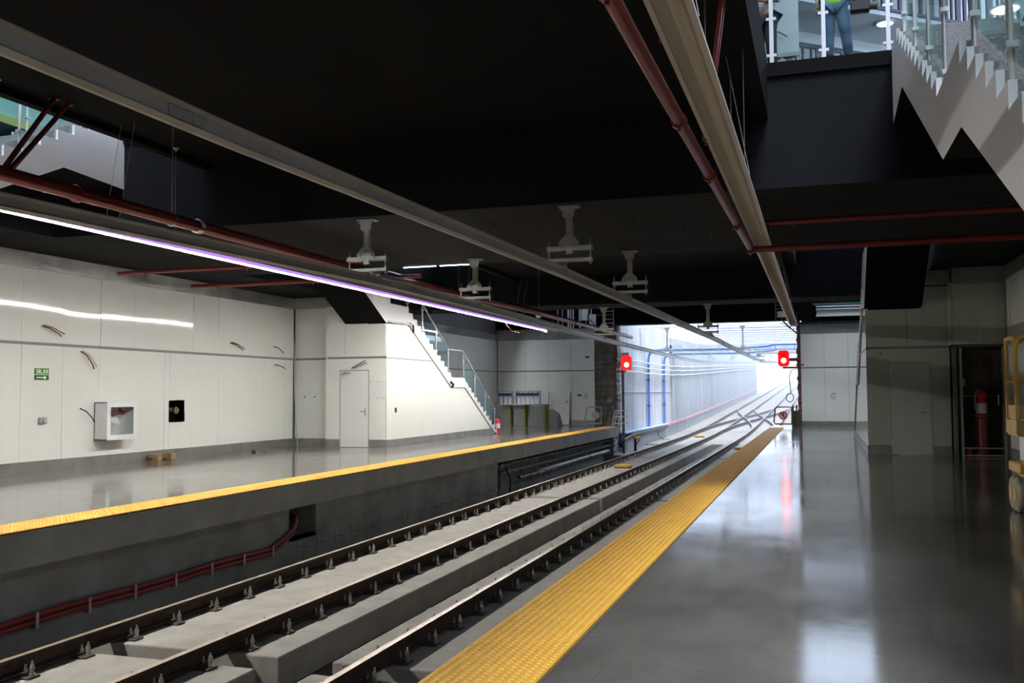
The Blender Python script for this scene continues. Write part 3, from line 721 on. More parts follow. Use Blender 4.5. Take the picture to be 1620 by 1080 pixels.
for y in (9.2, 9.35):
    b = MB(); b.bar((-1.0, y, 3.97), (-.8, y+.1, ZC), .04, .04); obj('sway_brace', b, 'red', t)
def crosspipe(x0, x1, y, z, label, r=.05, dy=0.):
    t = thing('branch_pipe', label, 'pipe', ((x0+x1)/2, y, z))
    b = MB(); b.tube([(x0, y, z), (x1, y+dy, z)], r, 10); obj('pipe', b, 'red', t, smooth=True)
    for f in (.12, .55, .9):
        x = x0+(x1-x0)*f
        b = MB(); b.cyl((x-.03, y+dy*f, z), (x+.03, y+dy*f, z), r*1.3, 10); b.cyl((x, y+dy*f, z-.09), (x, y+dy*f, z-.02), .018, 6); obj('sprinkler_fitting', b, 'red', t, smooth=True)
crosspipe(-1.02, RW, 16.25, 3.92, 'red branch pipe crossing to the right wall, joined to the thick red pipe', .055)
crosspipe(-.95, RW, 15.6, 4.24, 'thin red branch pipe high under the dark soffit on the right', .045)
crosspipe(LW+.6, -8.6, 17.0, 4.2, 'red branch pipe crossing above the left platform, nearer of the two', .04)
crosspipe(LW+.5, -8.5, 19.7, 4.2, 'red branch pipe crossing above the left platform, further of the two', .05)

# ------------------------------------------------------------------ staircases
RISE = ZM/36
def stair_profile(yt, d, l0, T, lands):
    """nosing line from the deck edge downwards: [(Y,z)] corner points, also landing list"""
    pts = [(yt, ZM)]; y = yt+d*l0; z = ZM; marks = []
    for f in range(3):
        pts.append((y, z)); top = (y, z)
        for k in range(12):
            z -= RISE; pts.append((y, z))
            if k < 11: y += d*T; pts.append((y, z))
        marks.append((top, (y, z)))
        if f < 2: y += d*lands[f]
    return pts, marks
def staircase(label, xa, xb, yt, d, l0, T, lands, under, sun, deckz, gl, glabel, posts, mirror_label=None):
    pts, marks = stair_profile(yt, d, l0, T, lands)
    t = thing('staircase', label, 'stairs', ((xa+xb)/2, pts[-1][0], 0))
    inn = .05 if xb > xa else -.05
    poly = pts + [(q[0], q[1]) for q in reversed(under)]
    b = MB(); b.prism(poly, 'x', xa, xa+inn); obj('stringer', b, 'stringer', t, fix=False)
    b = MB(); b.prism(poly, 'x', xb-inn, xb); obj('stringer', b, 'stringer', t, fix=False)
    # stone steps between the stringers; each flight one part
    tp = [(q[0]-d*.0, q[1]-.004) for q in pts]
    b = MB()
    x0, x1 = xa+inn, xb-inn
    for (ya, za), (yb, zb) in zip(tp[:-1], tp[1:]):
        if abs(ya-yb) > 1e-6: b.box(x0, x1, ya-d*.034, yb-d*.004, za-.05, za)
        else: b.box(x0, x1, ya, ya-d*.03, za-.002, zb-.048)
    obj('steps', b, 'granite', t)
    b = MB()
    for (ya, za), (yb, zb) in zip(under[:-1], under[1:]):
        b.add([(x0-inn, ya, za-.002), (x1+inn, ya, za-.002), (x1+inn, yb, zb-.002), (x0-inn, yb, zb-.002), (x0, ya, za+.05), (x1, ya, za+.05), (x1, yb, zb+.05), (x0, yb, zb+.05)],
              [(0, 1, 2, 3), (7, 6, 5, 4), (0, 4, 5, 1), (1, 5, 6, 2), (2, 6, 7, 3), (3, 7, 4, 0)])
    obj('soffit', b, 'black', t)
    # glass balustrade
    def nz(y):
        for (a, c) in marks:
            if min(a[0], c[0]) <= y <= max(a[0], c[0]): return a[1]+(c[1]-a[1])*(y-a[0])/(c[0]-a[0])
        for k in range(2):
            e, s = marks[k][1], marks[k+1][0]
            if min(e[0], s[0]) <= y <= max(e[0], s[0]): return e[1]
        return ZM
    for side, xx in ((0, xa+inn*1.8), (1, xb-inn*1.8)):
        lb = glabel + (' on the track side' if side == 0 else ' on the wall side')
        bt = thing('glass_balustrade', lb, 'balustrade', (xx, pts[-1][0], 0))
        hr = [(xx, yt, ZM+.95), (xx, marks[0][0][0], ZM+.95)]
        for k in range(3):
            hr += [(xx, marks[k][0][0], marks[k][0][1]+.95), (xx, marks[k][1][0], marks[k][1][1]+.95)]
        b = MB(); b.tube(hr[2:], .025, 10); obj('handrail', b, 'inox', bt, smooth=True)
        for k in range(3):
            a, c = marks[k]
            ps = [a[0]+(c[0]-a[0])*f for f in (.03, .36, .68, .985)]
            for y in ps:
                z = nz(y)
                b = MB(); b.cyl((xx, y, z-.08), (xx, y, z+.95), .022, 10)
                for zz in (.18, .75): b.box(xx-.035, xx+.035, y-.05, y+.05, z+zz, z+zz+.04)
                obj('post', b, 'inox', bt, smooth=True)
            for ya, yb in zip(ps[:-1], ps[1:]):
                e = .045 if yb > ya else -.045
                za, zb = nz(ya), nz(yb)
                b = MB(); b.prism([(ya+e, za+.10), (yb-e, zb+.10), (yb-e, zb+.86), (ya+e, za+.86)], 'x', xx-.006, xx+.006); obj('glass_pane', b, 'glass', bt)
    return t, marks, pts
uf = [(Y0, 5.25), (12.57, 5.33), (8.86, 3.54), (7.75, 3.53), (4.0, 1.72), (3.0, 1.6), (1.9, 1.1), (-.6, 0.0)]
XSL = -11.85; XSR = mx_(-11.85)
staircase('white staircase with grey stone steps hanging at the upper left over the left platform', XSL, -13.2, Y0, -1, .85, .36, (1.45, 1.35), uf, None, 0, None, 'glass balustrade of the upper left stairs', None)
staircase('large white saw-toothed staircase with grey stone steps at the upper right corner', 1.06, 2.42, Y0, -1, .85, .36, (1.45, 1.35), uf, None, 0, None, 'glass balustrade of the big upper right stairs', None)
ub = [(Y1, 5.25), (22.0, 5.25), (25.0, 3.6), (26.45, 3.72), (30.15, 1.76), (31.43, 1.76), (34.62, .06), (34.9, 0.0)]
staircase('white lit staircase descending to the left platform behind the white room with the door', -11.88, -13.2, Y1, 1, 1.76, .32, (1.3, 1.3), ub, None, 0, None, 'glass balustrade of the lit stairs on the left platform', None)
staircase('far right staircase with black underside rising over the room with the dim door', mx_(-11.88), mx_(-13.2), Y1, 1, 1.76, .32, (1.3, 1.3), ub, None, 0, None, 'glass balustrade of the far right stairs', None)

# ------------------------------------------------------------------ rooms under the far stairs
def under_room(side):
    f = (lambda x: x) if side == 'left' else mx_
    o = 1 if side == 'left' else -1
    XS, XM, XO = f(-11.9), f(-13.2), f(-13.83)
    yb = 25.4 if side == 'left' else 24.55
    # side wall facing the tracks
    top = [(25.02, 3.58), (26.45, 3.70), (30.15, 1.74), (31.43, 1.74), (34.6, .05)]
    b = MB(); b.prism([(25.02, .0)] + [(34.66, 0)] + list(reversed(top)), 'x', XS, XS-o*.06); struct('wall_room_%s' % side, b, 'panel', fix=False)
    b = MB(); b.prism([(25.02, 0), (34.68, 0), (34.3, ZB-.01), (25.02, ZB-.01)], 'x', XS, XS+o*.02); struct('baseboard_room_%s' % side, b, 'base_steel')
    b = MB(); b.box(XS, XS+o*.006, 25.02, 28.5, ZT0, ZT1-.02)
    for (ya, za), (yc, zc) in zip(top[1:-1], top[2:]): b.bar((XS, ya, za+.01), (XS, yc, zc+.01), .05, .03)
    struct('trim_room_%s' % side, b, 'band')
    # front wall with the door
    d0, d1 = f(-13.37), f(-12.42)
    b = MB(); yf = 25.0
    def pb(xa, xc, z0, z1): b.box(xa, xc, yf-random.uniform(0, .004), yf+.05, z0, z1)
    pb(f(-13.83), d0, ZB, ZT0); pb(d1, f(-11.9), ZB, ZT0); pb(d0, d1, 2.25, ZT0)
    if side == 'left': pb(f(-13.83), f(-13.205), ZT1, ZP); pb(f(-13.195), f(-11.9), ZT1, 3.58)
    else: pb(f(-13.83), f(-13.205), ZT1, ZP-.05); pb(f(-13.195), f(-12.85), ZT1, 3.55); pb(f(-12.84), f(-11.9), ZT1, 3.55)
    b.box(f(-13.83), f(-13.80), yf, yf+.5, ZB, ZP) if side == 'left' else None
    struct('wall_room_front_%s' % side, b, 'panel' if side == 'left' else 'shadepanel')
    b = MB(); b.box(f(-13.83), f(-11.9), yf+.02, yf+.06, ZT0-.02, ZT1+.02); struct('trim_front_%s' % side, b, 'band')
    b = MB(); b.box(f(-13.83), d0, yf-.015, yf+.05, 0, ZB-.006); b.box(d1, f(-11.9)+o*.004, yf-.015, yf+.05, 0, ZB-.006); struct('baseboard_front_%s' % side, b, 'base_steel')
    b = MB(); b.box(f(-13.83), f(-13.2), yf-.01, yf+.05, ZP+.004, ZS); struct('trim_top_%s' % side, b, 'steel')
    # recessed length next to the side wall
    if side == 'left':
        b = MB(); b.box(LW, -13.84, yb, yb+.05, ZB, ZT0); b.box(LW, -13.84, yb, yb+.05, ZT1, ZP); struct('wall_recess_left', b, 'panel')
        b = MB(); b.box(LW, -13.83, yb-.015, yb+.05, 0, ZB-.006); struct('baseboard_recess_left', b, 'base_steel')
        b = MB(); b.box(LW, -13.83, yb+.01, yb+.06, ZT0-.02, ZT1+.02); struct('trim_recess_left', b, 'band')
        b = MB(); b.box(LW, -13.83, yb-.01, yb+.05, ZP+.004, ZS); struct('trim_recess_top', b, 'steel')
    else:
        b = MB(); b.box(3.06, 3.62, yb, yb+.05, ZT1-.02, ZP-.05); b.box(3.63, RW, yb, yb+.05, ZT1-.02, ZP-.05); struct('wall_recess_right', b, 'shadepanel')
        b = MB(); b.box(3.05, RW, yb-.01, yb+.05, ZP-.045, ZS); struct('trim_recess_top', b, 'band')
        b = MB(); b.box(3.0, 3.1, yf, yb+.1, 0, ZP); struct('wall_recess_return', b, 'shadepanel')
        b = MB(); b.box(3.0, RW, yb+.95, yb+1.0, 0, ZT1); b.box(3.0, 3.06, yb, yb+1, 0, ZT1); b.box(RW-.04, RW+.02, yb, yb+1, 0, ZT1); b.box(3.0, RW, yb, yb+1, ZT1-.05, ZT1); struct('wall_niche', b, 'rawconc')
    # door
    dn = 'door_1' if side == 'left' else 'door_2'
    dr = bpy.data.objects.new(dn, None); COL.objects.link(dr); dr.location = ((d0+d1)/2, yf, 0); WL[dn] = Vector(dr.location); dr['kind'] = 'structure'
    dr['label'] = 'white flush door in the brightly lit room under the left stairs' if side == 'left' else 'dim white flush door in the shaded room on the right platform'
    a0, a1 = min(d0, d1), max(d0, d1)
    b = MB(); b.box(a0+.03, a1-.03, yf-.012, yf+.03, .01, 2.22); obj('door_leaf', b, 'door' if side == 'left' else 'shadedoor', dr)
    b = MB(); b.box(a0, a0+.03, yf-.008, yf+.05, 0, 2.25); b.box(a1-.03, a1, yf-.008, yf+.05, 0, 2.25); b.box(a0, a1, yf-.008, yf+.05, 2.22, 2.25)
    obj('door_frame', b, 'doorframe', dr)
    b = MB(); hx = a1-.12; b.box(hx-.025, hx+.025, yf-.022, yf-.012, .9, 1.14); b.cyl((hx, yf-.06, 1.05), (hx, yf-.012, 1.05), .012, 8); b.cyl((hx-.14, yf-.06, 1.05), (hx, yf-.06, 1.05), .012, 8); obj('door_handle', b, 'galv' if side == 'left' else 'inox', dr, smooth=True)
    b = MB(); b.box(a0+.1, a0+.34, yf-.07, yf-.012, 2.12, 2.19); b.bar((a0+.2, yf-.06, 2.2), (a0+.06, yf-.03, 2.24), .02, .015); obj('door_closer', b, 'galv', dr)
    for z in (.2, 1.95):
        b = MB(); b.cyl((a0+.03, yf-.018, z), (a0+.03, yf-.018, z+.14), .014, 8); obj('hinge', b, 'inox', dr, smooth=True)
under_room('left'); under_room('right')
# upper closing wall above the end wall, dark
b = MB(); b.box(LW-.03, -10.2, YP-.18, YP+.5, ZS+.205, ZM); b.box(-.7, RW+.03, YP-.18, YP+.5, ZS+.205, ZM); struct('wall_end_upper', b, 'black')

# ------------------------------------------------------------------ fixtures on the left side wall
XW = LW
def plate(name, label, cat, y0, y1, z0, z1, m_, th=.008, group=None):
    b = MB(); b.box(XW, XW+th, y0, y1, z0, z1); return tag(obj(name, b, m_), label, cat, group)
FONT = {'S': ['111', '100', '111', '001', '111'], 'A': ['111', '101', '111', '101', '101'], 'L': ['100', '100', '100', '100', '111'],
        'I': ['1', '1', '1', '1', '1'], 'D': ['110', '101', '101', '101', '110']}
t = thing('exit_sign', 'dark green luminous sign reading SALIDA on the left wall', 'sign', (XW, 15.53, 2.05))
b = MB(); b.box(XW, XW+.01, 15.34, 15.71, 1.985, 2.105); obj('sign_board', b, 'green', t)
b = MB(); y = 15.375; u = .0148
for ch in 'SALIDA':
    rows = FONT[ch]; w_ = len(rows[0])
    for r, row in enumerate(rows):
        for c, v in enumerate(row):
            if v == '1': b.box(XW+.01, XW+.0125, y+c*u, y+(c+1)*u, 2.088-(r+1)*u*1.2, 2.088-r*u*1.2)
    y += (w_+1)*u
obj('lettering', b, 'lime', t)
t = thing('arrow_sign', 'dark green sign with a pale green arrow just below the SALIDA sign', 'sign', (XW, 15.53, 1.92))
b = MB(); b.box(XW, XW+.01, 15.34, 15.71, 1.87, 1.97); obj('sign_board', b, 'green', t)
b = MB(); b.box(XW+.01, XW+.0125, 15.39, 15.58, 1.908, 1.932); b.prism([(15.58, 1.88), (15.66, 1.92), (15.58, 1.96)], 'x', XW+.01, XW+.0125); obj('arrow', b, 'lime', t)
t = thing('socket_box', 'small grey socket box low on the left wall under the exit sign', 'socket', (XW, 15.54, 1.04))
b = MB(); b.box(XW, XW+.07, 15.45, 15.64, .98, 1.11); obj('box', b, 'galv', t, bevel=.01)
b = MB(); b.cyl((XW+.07, 15.55, 1.05), (XW+.10, 15.55, 1.05), .04, 12); obj('socket_cap', b, 'alu', t)
# hose cabinet
t = thing('hose_cabinet', 'white fire hose cabinet with glass door on the left wall', 'cabinet', (XW, 17.5, .58))
y0, y1, z0, z1, D = 17.03, 17.98, .57, 1.40, .33
b = MB(); b.box(XW, XW+.02, y0, y1, z0, z1); b.box(XW, XW+D, y0, y0+.02, z0, z1); b.box(XW, XW+D, y1-.02, y1, z0, z1); b.box(XW, XW+D, y0, y1, z0, z0+.02); b.box(XW, XW+D, y0, y1, z1-.02, z1); obj('case', b, 'white', t)
b = MB(); q = .11
b.box(XW+D, XW+D+.02, y0, y1, z0, z0+q); b.box(XW+D, XW+D+.02, y0, y1, z1-q, z1); b.box(XW+D, XW+D+.02, y0, y0+q, z0+q, z1-q); b.box(XW+D, XW+D+.02, y1-q, y1, z0+q, z1-q); dr = obj('door', b, 'white', t)
b = MB(); b.box(XW+D+.004, XW+D+.009, y0+q, y1-q, z0+q, z1-q); obj('glass', b, 'glass_dark', dr)
t = thing('hose_valve', 'red hose valve and pipe inside the white hose cabinet', 'valve', (XW+.1, 17.5, 1.1))
b = MB(); b.tube([(XW+.12, 17.2, 1.05), (XW+.12, 17.5, 1.14), (XW+.14, 17.68, 1.2)], .03, 8); b.cyl((XW+.12, 17.67, 1.2), (XW+.24, 17.67, 1.16), .045, 10); obj('pipe', b, 'red', t, smooth=True)
b = MB(); b.cyl((XW+.16, 17.67, 1.25), (XW+.16, 17.67, 1.27), .05, 10); obj('hand_wheel', b, 'redbright', t, smooth=True)
b = MB(); b.add([(XW+.16, 17.22, 1.02), (XW+.2, 17.5, 1.08), (XW+.2, 17.62, .92), (XW+.17, 17.45, .72), (XW+.15, 17.22, .8), (XW+.24, 17.42, .92)], [(0, 1, 5), (1, 2, 5), (2, 3, 5), (3, 4, 5), (4, 0, 5), (4, 3, 2, 1, 0)])
tag(obj('plastic_bag', b, 'white'), 'crumpled white plastic bag stuffed in the hose cabinet', 'bag')
# recess with brass valve
b = MB(); ya, yb_, za, zb_ = 19.56, 20.13, .9, 1.4
b.box(XW-.28, XW-.26, ya, yb_, za, zb_); b.box(XW-.28, XW, ya-.02, ya, za, zb_); b.box(XW-.28, XW, yb_, yb_+.02, za, zb_); b.box(XW-.28, XW, ya, yb_, za-.02, za); b.box(XW-.28, XW, ya, yb_, zb_, zb_+.02)
struct('wall_recess_box', b, 'black')
t = thing('brass_valve', 'old brass valve inside the square dark opening in the left wall', 'valve', (XW-.12, 19.8, 1.17))
brass = mat('old_brass', (.22, .16, .07), .45, .7, n=.3, ns=15.)
b = MB(); b.cyl((XW-.14, 19.6, 1.18), (XW-.14, 20.08, 1.17), .035, 10); b.cyl((XW-.14, 19.85, 1.17), (XW-.03, 19.85, 1.17), .06, 12); b.cyl((XW-.14, 19.7, 1.18), (XW-.14, 19.78, 1.18), .055, 8); obj('body', b, brass, t, smooth=True)
b = MB(); b.cyl((XW-.03, 19.85, 1.17), (XW-.015, 19.85, 1.17), .09, 12); obj('cap', b, brass, t, smooth=True)
# cable tails poking out of the wall
def tails(label, x0, specs, loc, wall='x'):
    t = thing('cable_tail', label, 'cable', loc, None)
    for pts, mm in specs:
        b = MB(); b.tube(pts, .013, 6); obj('cable', b, mm, t, smooth=True)
def wl_t(label, y, z, dy, dz, two=True, cols=('blackplastic', 'redcable')):
    sp = []
    for k in range(2 if two else 1):
        sp.append(([(XW-.01, y+.05*k, z+.02*k), (XW+.10, y+.06*k+dy*.3, z+dz*.25+.02*k), (XW+.13, y+dy*.8+.07*k, z+dz*.75+.03*k), (XW+.12, y+dy+.08*k, z+dz+.05*k)], cols[k]))
    tails(label, XW, sp, (XW, y, z))
wl_t('pair of black and red cable tails high on the left wall, above the exit sign', 15.5, 2.98, .42, -.2)
wl_t('curved dark cable tail on the left wall just right of the exit sign', 16.6, 2.5, .27, -.38, True, ('blackplastic', 'pinkcable'))
wl_t('single thin cable tail low on the left wall, left of the hose cabinet', 16.6, 1.28, .3, -.3, False)
wl_t('forked cable tail on the upper left wall near its far end', 22.05, 2.95, .42, -.2)
wl_t('short cable tail on the left wall close to the far corner, above the grey band', 24.2, 2.95, .34, -.2, False)
wl_t('short cable tail on the left wall close to the far corner, below the grey band', 24.25, 2.42, .4, -.12, False)
tails('pair of cable tails above the white door of the lit room', 25, [([(-13.0, 25.0, 2.3), (-12.8, 24.93, 2.38), (-12.5, 24.9, 2.52)], 'redcable'), ([(-12.95, 25.0, 2.3), (-12.7, 24.9, 2.36), (-12.45, 24.9, 2.46)], 'bolt')], (-13, 25, 2.3))
tails('short dark cable tail on the white end wall of the right platform', 44, [([(.5, YP-.03, 1.35), (.55, YP-.12, 1.45), (.72, YP-.12, 1.46)], 'blackplastic')], (.5, YP, 1.35))
# grey strip leaning in the corner, timber and scraps on the floor
b = MB(); b.tube([(LW+.22, 25.2, .0), (LW+.12, 25.25, .9), (LW+.05, 25.3, 1.7), (LW+.02, 25.32, 3.1)], .018, 6)
tag(obj('leaning_strip', b, 'alu', smooth=True), 'thin grey strip leaning in the corner of the left wall', 'strip')
t = thing('timber_block', 'short broken pallet piece of brown timber lying at the foot of the left wall', 'timber', (LW+.2, 19.0, 0))
for y in (18.72, 19.22):
    b = MB(); b.box(LW+.06, LW+.34, y, y+.17, 0, .16); obj('block', b, 'wood', t, bevel=.008)
b = MB(); b.box(LW+.06, LW+.18, 18.72, 19.39, .04, .075); obj('slat', b, 'wood', t)
for k, (x, y) in enumerate(((LW+.6, 22.2), (LW+.5, 22.9))):
    b = MB(); b.box(x, x+.09, y, y+.06, 0, .05); tag(obj('scrap_block', b, 'wood' if k else 'blackplastic'), ('dark scrap lump on the left platform floor near the far corner', 'brown scrap lump on the left platform floor near the far corner')[k], 'scrap')
# paper and switch on the lit room
t = thing('printed_notice', 'large sheet of printed paper pinned beside the white door', 'notice', (-12.15, 25.0, 1.65))
b = MB(); b.box(-12.40, -11.93, 24.985, 24.99, 1.38, 1.93); obj('sheet', b, 'paper', t)
for x in (-12.37, -12.15, -11.96):
    for z in (1.42, 1.9): 
        b = MB(); b.cyl((x, 24.975, z), (x, 24.985, z), .014, 6); obj('pin', b, 'redcable', t)
b = MB(); b.box(-11.9, -11.885, 25.63, 25.74, 1.0, 1.14); tag(obj('switch_plate', b, 'navy'), 'small dark blue switch plate on the bright side wall of the lit room', 'switch')
for k, x in enumerate((-14.75, -14.42)):
    b = MB(); b.cyl((x, 25.37, 1.47), (x, 25.4, 1.47), .02, 8); tag(obj('wall_plug', b, 'blackplastic'), 'one of two small dark plugs side by side on the recessed white wall', 'plug', 'dark plugs in the recessed wall')
b = MB(); b.cyl((1.45, 24.97, 2.47), (1.45, 25.0, 2.47), .02, 8); tag(obj('wall_plug', b, 'blackplastic'), 'small dark plug above the dim door on the right', 'plug')
# fold down shelf and cable at the top of the lit room side wall
b = MB(); b.add([(-11.9, 25.1, 3.62), (-11.9, 26.7, 3.66), (-11.75, 26.6, 3.62), (-11.72, 25.1, 3.60), (-11.9, 25.1, 3.70), (-11.9, 26.7, 3.72)], [(0, 1, 2, 3), (4, 5, 2, 3), (0, 4, 3), (1, 2, 5)])
tag(obj('plastic_sheet', b, 'white'), 'folded white protective sheet at the top of the bright side wall', 'sheet')
b = MB(); b.tube([(-11.86, 26.6, 3.7), (-11.8, 26.75, 3.62), (-11.84, 26.85, 3.5), (-11.82, 26.8, 3.42)], .03, 6); tag(obj('cable_coil', b, 'blackplastic', smooth=True), 'small bunch of black cable at the top of the bright side wall', 'cable')
b = MB(); b.tube([(-11.86, 30.0, 1.95), (-11.8, 30.1, 1.85), (-11.86, 30.15, 1.75)], .04, 6); tag(obj('tape_knot', b, 'blackplastic', smooth=True), 'dark knot of tape on the landing edge of the lit stairs', 'tape')

# ------------------------------------------------------------------ fire extinguishers
def extinguisher(label, x, y, z, h=.55, r=.085, band=False):
    t = thing('fire_extinguisher', label, 'fire extinguisher', (x, y, z))
    b = MB(); b.lathe((x, y, z), [(r*.95, 0), (r, .02), (r, h*.74), (r*.8, h*.82), (r*.35, h*.88), (r*.3, h*.92)], 18); obj('cylinder', b, 'redbright', t, smooth=True)
    b = MB(); b.lathe((x, y, z), [(r*1.01, h*.3), (r*1.01, h*.6)], 18) if not band else b.lathe((x, y, z), [(r*1.02, h*.06), (r*1.02, h*.42)], 18); obj('paper_label', b, 'white', t, smooth=True)
    b = MB(); b.box(x-.02, x+.02, y-.02, y+.02, z+h*.9, z+h*.97); b.bar((x-.02, y, z+h*.95), (x+.1, y, z+h), .02, .015); b.bar((x-.02, y, z+h*.97), (x+.09, y, z+h*1.06), .02, .012); obj('valve_handle', b, 'blackplastic', t)
    b = MB(); b.tube([(x-.02, y-.01, z+h*.93), (x-r*.9, y-.03, z+h*.85), (x-r*1.15, y-.05, z+h*.5), (x-r*1.1, y-.05, z+h*.2)], .012, 6); obj('hose', b, 'white', t, smooth=True)
extinguisher('red fire extinguisher standing on the floor at the foot of the lit stairs', -11.98, 35.25, 0, .62, .10)

# ------------------------------------------------------------------ far left corner of the platform
def box_thing(name, label, cat, x0, x1, y0, y1, z0, z1, m_, group=None):
    b = MB(); b.box(x0, x1, y0, y1, z0, z1); return tag(obj(name, b, m_, bevel=.01), label, cat, group)
bx = [(-14.75, -13.92, 42.9, 0, 'left of the stack, behind the stair foot'), (-13.78, -13.20, 42.9, 0, 'second from the left'), (-13.14, -12.78, 43.1, 0, 'third from the left, darkest'), (-12.72, -12.15, 42.6, 0, 'rightmost, beside the shiny sheet')]
for k, (x0, x1, y, dz, w_) in enumerate(bx):
    t = thing('board_crate', 'tall grey board crate with olive edge, %s' % w_, 'crate', ((x0+x1)/2, y, 0), 'grey board crates on the left platform')
    b = MB(); b.box(x0, x1, y, y+.7, 0, 1.0 if k < 3 else 1.02); obj('boards', b, 'card', t, bevel=.008)
    b = MB(); b.box(x1-.09, x1+.004, y-.006, y+.71, 0, 1.0); obj('edge_strip', b, 'olive', t)
def tube_rack(label, x0, n):
    w_ = .23
    t = thing('tube_pack', label, 'pack of tubes', (x0+n*w_/2, 43.3, 1.0), 'packs of white tubes')
    for k in range(n):
        b = MB(); xx = x0+w_*(k+.5); b.cyl((xx, 43.3, 1.0), (xx, 43.3, 1.62), .06, 10); obj('tube', b, 'slatwhite', t, smooth=True)
    b = MB(); b.box(x0, x0+n*w_, 43.2, 43.22, 1.42, 1.54); obj('dark_strap', b, 'navy', t)
    b = MB(); b.box(x0-.03, x0, 43.2, 43.4, 1.0, 1.66); b.box(x0+n*w_, x0+n*w_+.03, 43.2, 43.4, 1.0, 1.66); b.box(x0, x0+n*w_, 43.2, 43.4, 1.62, 1.66); obj('frame', b, 'galv', t)
tube_rack('narrow pack of white tubes standing on the grey crates, left one', -14.65, 3)
tube_rack('wide pack of white tubes standing on the grey crates, right one', -13.75, 5)
b = MB(); b.box(-14.3, -13.0, 42.8, 43.1, 1.0, 1.03); tag(obj('white_board', b, 'white'), 'thin white board lying across the grey crates', 'board')
t = thing('metal_sheet', 'shiny metal sheet leaning upright against the far white wall', 'metal sheet', (-11.85, 44, 0))
b = MB(); b.add([(-12.4, 44.05, .02), (-11.38, 44.05, .02), (-11.38, 44.3, 1.56), (-12.4, 44.3, 1.56), (-12.4, 44.08, .02), (-11.38, 44.08, .02), (-11.38, 44.33, 1.56), (-12.4, 44.33, 1.56)], [(0, 1, 2, 3), (7, 6, 5, 4), (0, 4, 5, 1), (1, 5, 6, 2), (2, 6, 7, 3), (3, 7, 4, 0)]); obj('sheet', b, 'sheet', t)
for x in (-12.41, -11.37):
    b = MB(); b.bar((x, 44.06, .0), (x, 44.31, 1.57), .03, .05); obj('edge', b, 'base_steel', t)
b = MB(); b.add([(-12.28, 43.3, 0), (-11.72, 43.25, 0), (-11.65, 43.9, 0), (-12.28, 43.9, 0), (-12.25, 43.3, .78), (-11.95, 43.3, .8), (-11.7, 43.6, .55), (-12.25, 43.8, .75), (-11.75, 43.4, .45)],
      [(0, 1, 2, 3), (0, 4, 5, 8, 1), (1, 8, 6, 2), (5, 6, 8), (4, 7, 5), (5, 7, 6), (6, 7, 3, 2), (0, 3, 7, 4)])
tag(obj('covered_heap', b, 'card'), 'grey tarpaulin covered heap in front of the shiny sheet', 'heap')
for k, (x, z, l, gp) in enumerate(((-10.95, 1.43, 'small dark box on the far white wall above the ring', None), (-10.55, 3.25, 'tiny dark fitting high on the far white wall', None))):
    b = MB(); b.box(x-.1, x+.1, YP-.05, YP-.03, z-.04, z+.04); tag(obj('wall_fitting', b, 'blackplastic'), l, 'fitting')
b = MB(); b.tube([(-10.63+.07*math.cos(a), YP-.06, 1.38+.09*math.sin(a)) for a in np.linspace(0, 2*PI, 13)], .012, 5); tag(obj('wall_ring', b, 'blackplastic', smooth=True), 'small dark ring of cable on the far white wall', 'ring')
b = MB(); b.box(-11.0, -10.82, YP-.05, YP-.03, 1.0, 1.24); tag(obj('notice_paper', b, 'paper'), 'small pale paper on the far white wall under the dark box', 'paper')
# platform end gates
def gate(label, x0, x1, Y, z0, z1, mm, disc, xd, slant, post_x):
    t = thing('end_gate', label, 'gate', ((x0+x1)/2, Y, 0))
    r = .07; P = [(x1, z0), (x1, z1), (x0+slant+r, z1), (x0+slant, z1-r), (x0, z0+r), (x0+r, z0), (x1, z0)]
    b = MB(); b.tube([(x, Y, z) for x, z in P], .03, 8); obj('frame', b, mm, t, smooth=True)
    b = MB(); b.cyl((xd, Y-.03, (z0+z1)/2), (xd, Y-.015, (z0+z1)/2), .185, 24); d = obj('disc', b, disc, t)
    if disc == 'white_disc':
        b = MB(); c = (xd, (z0+z1)/2)
        b.tube([(c[0]+.165*math.cos(a), Y-.035, c[1]+.165*math.sin(a)) for a in np.linspace(0, 2*PI, 25)], .022, 6); b.bar((c[0]-.12, Y-.037, c[1]+.12), (c[0]+.12, Y-.037, c[1]-.12), .012, .035); obj('red_ring', b, 'redbright', d, smooth=True)
        b = MB(); b.cyl((c[0]+.01, Y-.04, c[1]+.10), (c[0]+.01, Y-.032, c[1]+.10), .03, 10); b.box(c[0]-.025, c[0]+.035, Y-.04, Y-.032, c[1]-.02, c[1]+.065); b.bar((c[0], Y-.036, c[1]-.02), (c[0]-.035, Y-.036, c[1]-.12), .02, .02); b.bar((c[0]+.02, Y-.036, c[1]-.02), (c[0]+.05, Y-.036, c[1]-.11), .02, .02); b.bar((c[0]-.02, Y-.036, c[1]+.05), (c[0]-.06, Y-.036, c[1]-.02), .016, .016); obj('walking_figure', b, 'blackplastic', d)
    for px in post_x:
        b = MB(); b.cyl((px, Y, 0), (px, Y, z1+.1), .03, 10); obj('post', b, mm, t, smooth=True)
M['white_disc'] = mat('white_disc_face', (.7, .66, .64), .5)
M['grey_disc'] = mat('grey_disc_back', (.42, .42, .40), .5)
gate('dark no entry gate with a red crossed walking figure disc at the right platform end', -1.90, -1.15, 42.9, .15, .88, 'plate', 'white_disc', -1.51, .06, (-1.1, -.95))
gate('grey tubular gate with a plain round disc at the left platform end', -10.42, -9.62, 43.2, .12, .88, 'galv', 'grey_disc', -9.87, .12, ())
t = thing('gate_stand', 'dark post box beside the no entry gate at the foot of the right jamb', 'post', (-.95, 43.2, 0))
b = MB(); b.box(-1.16, -.8, 43.1, 43.3, 0, .72); obj('box', b, 'plate', t)
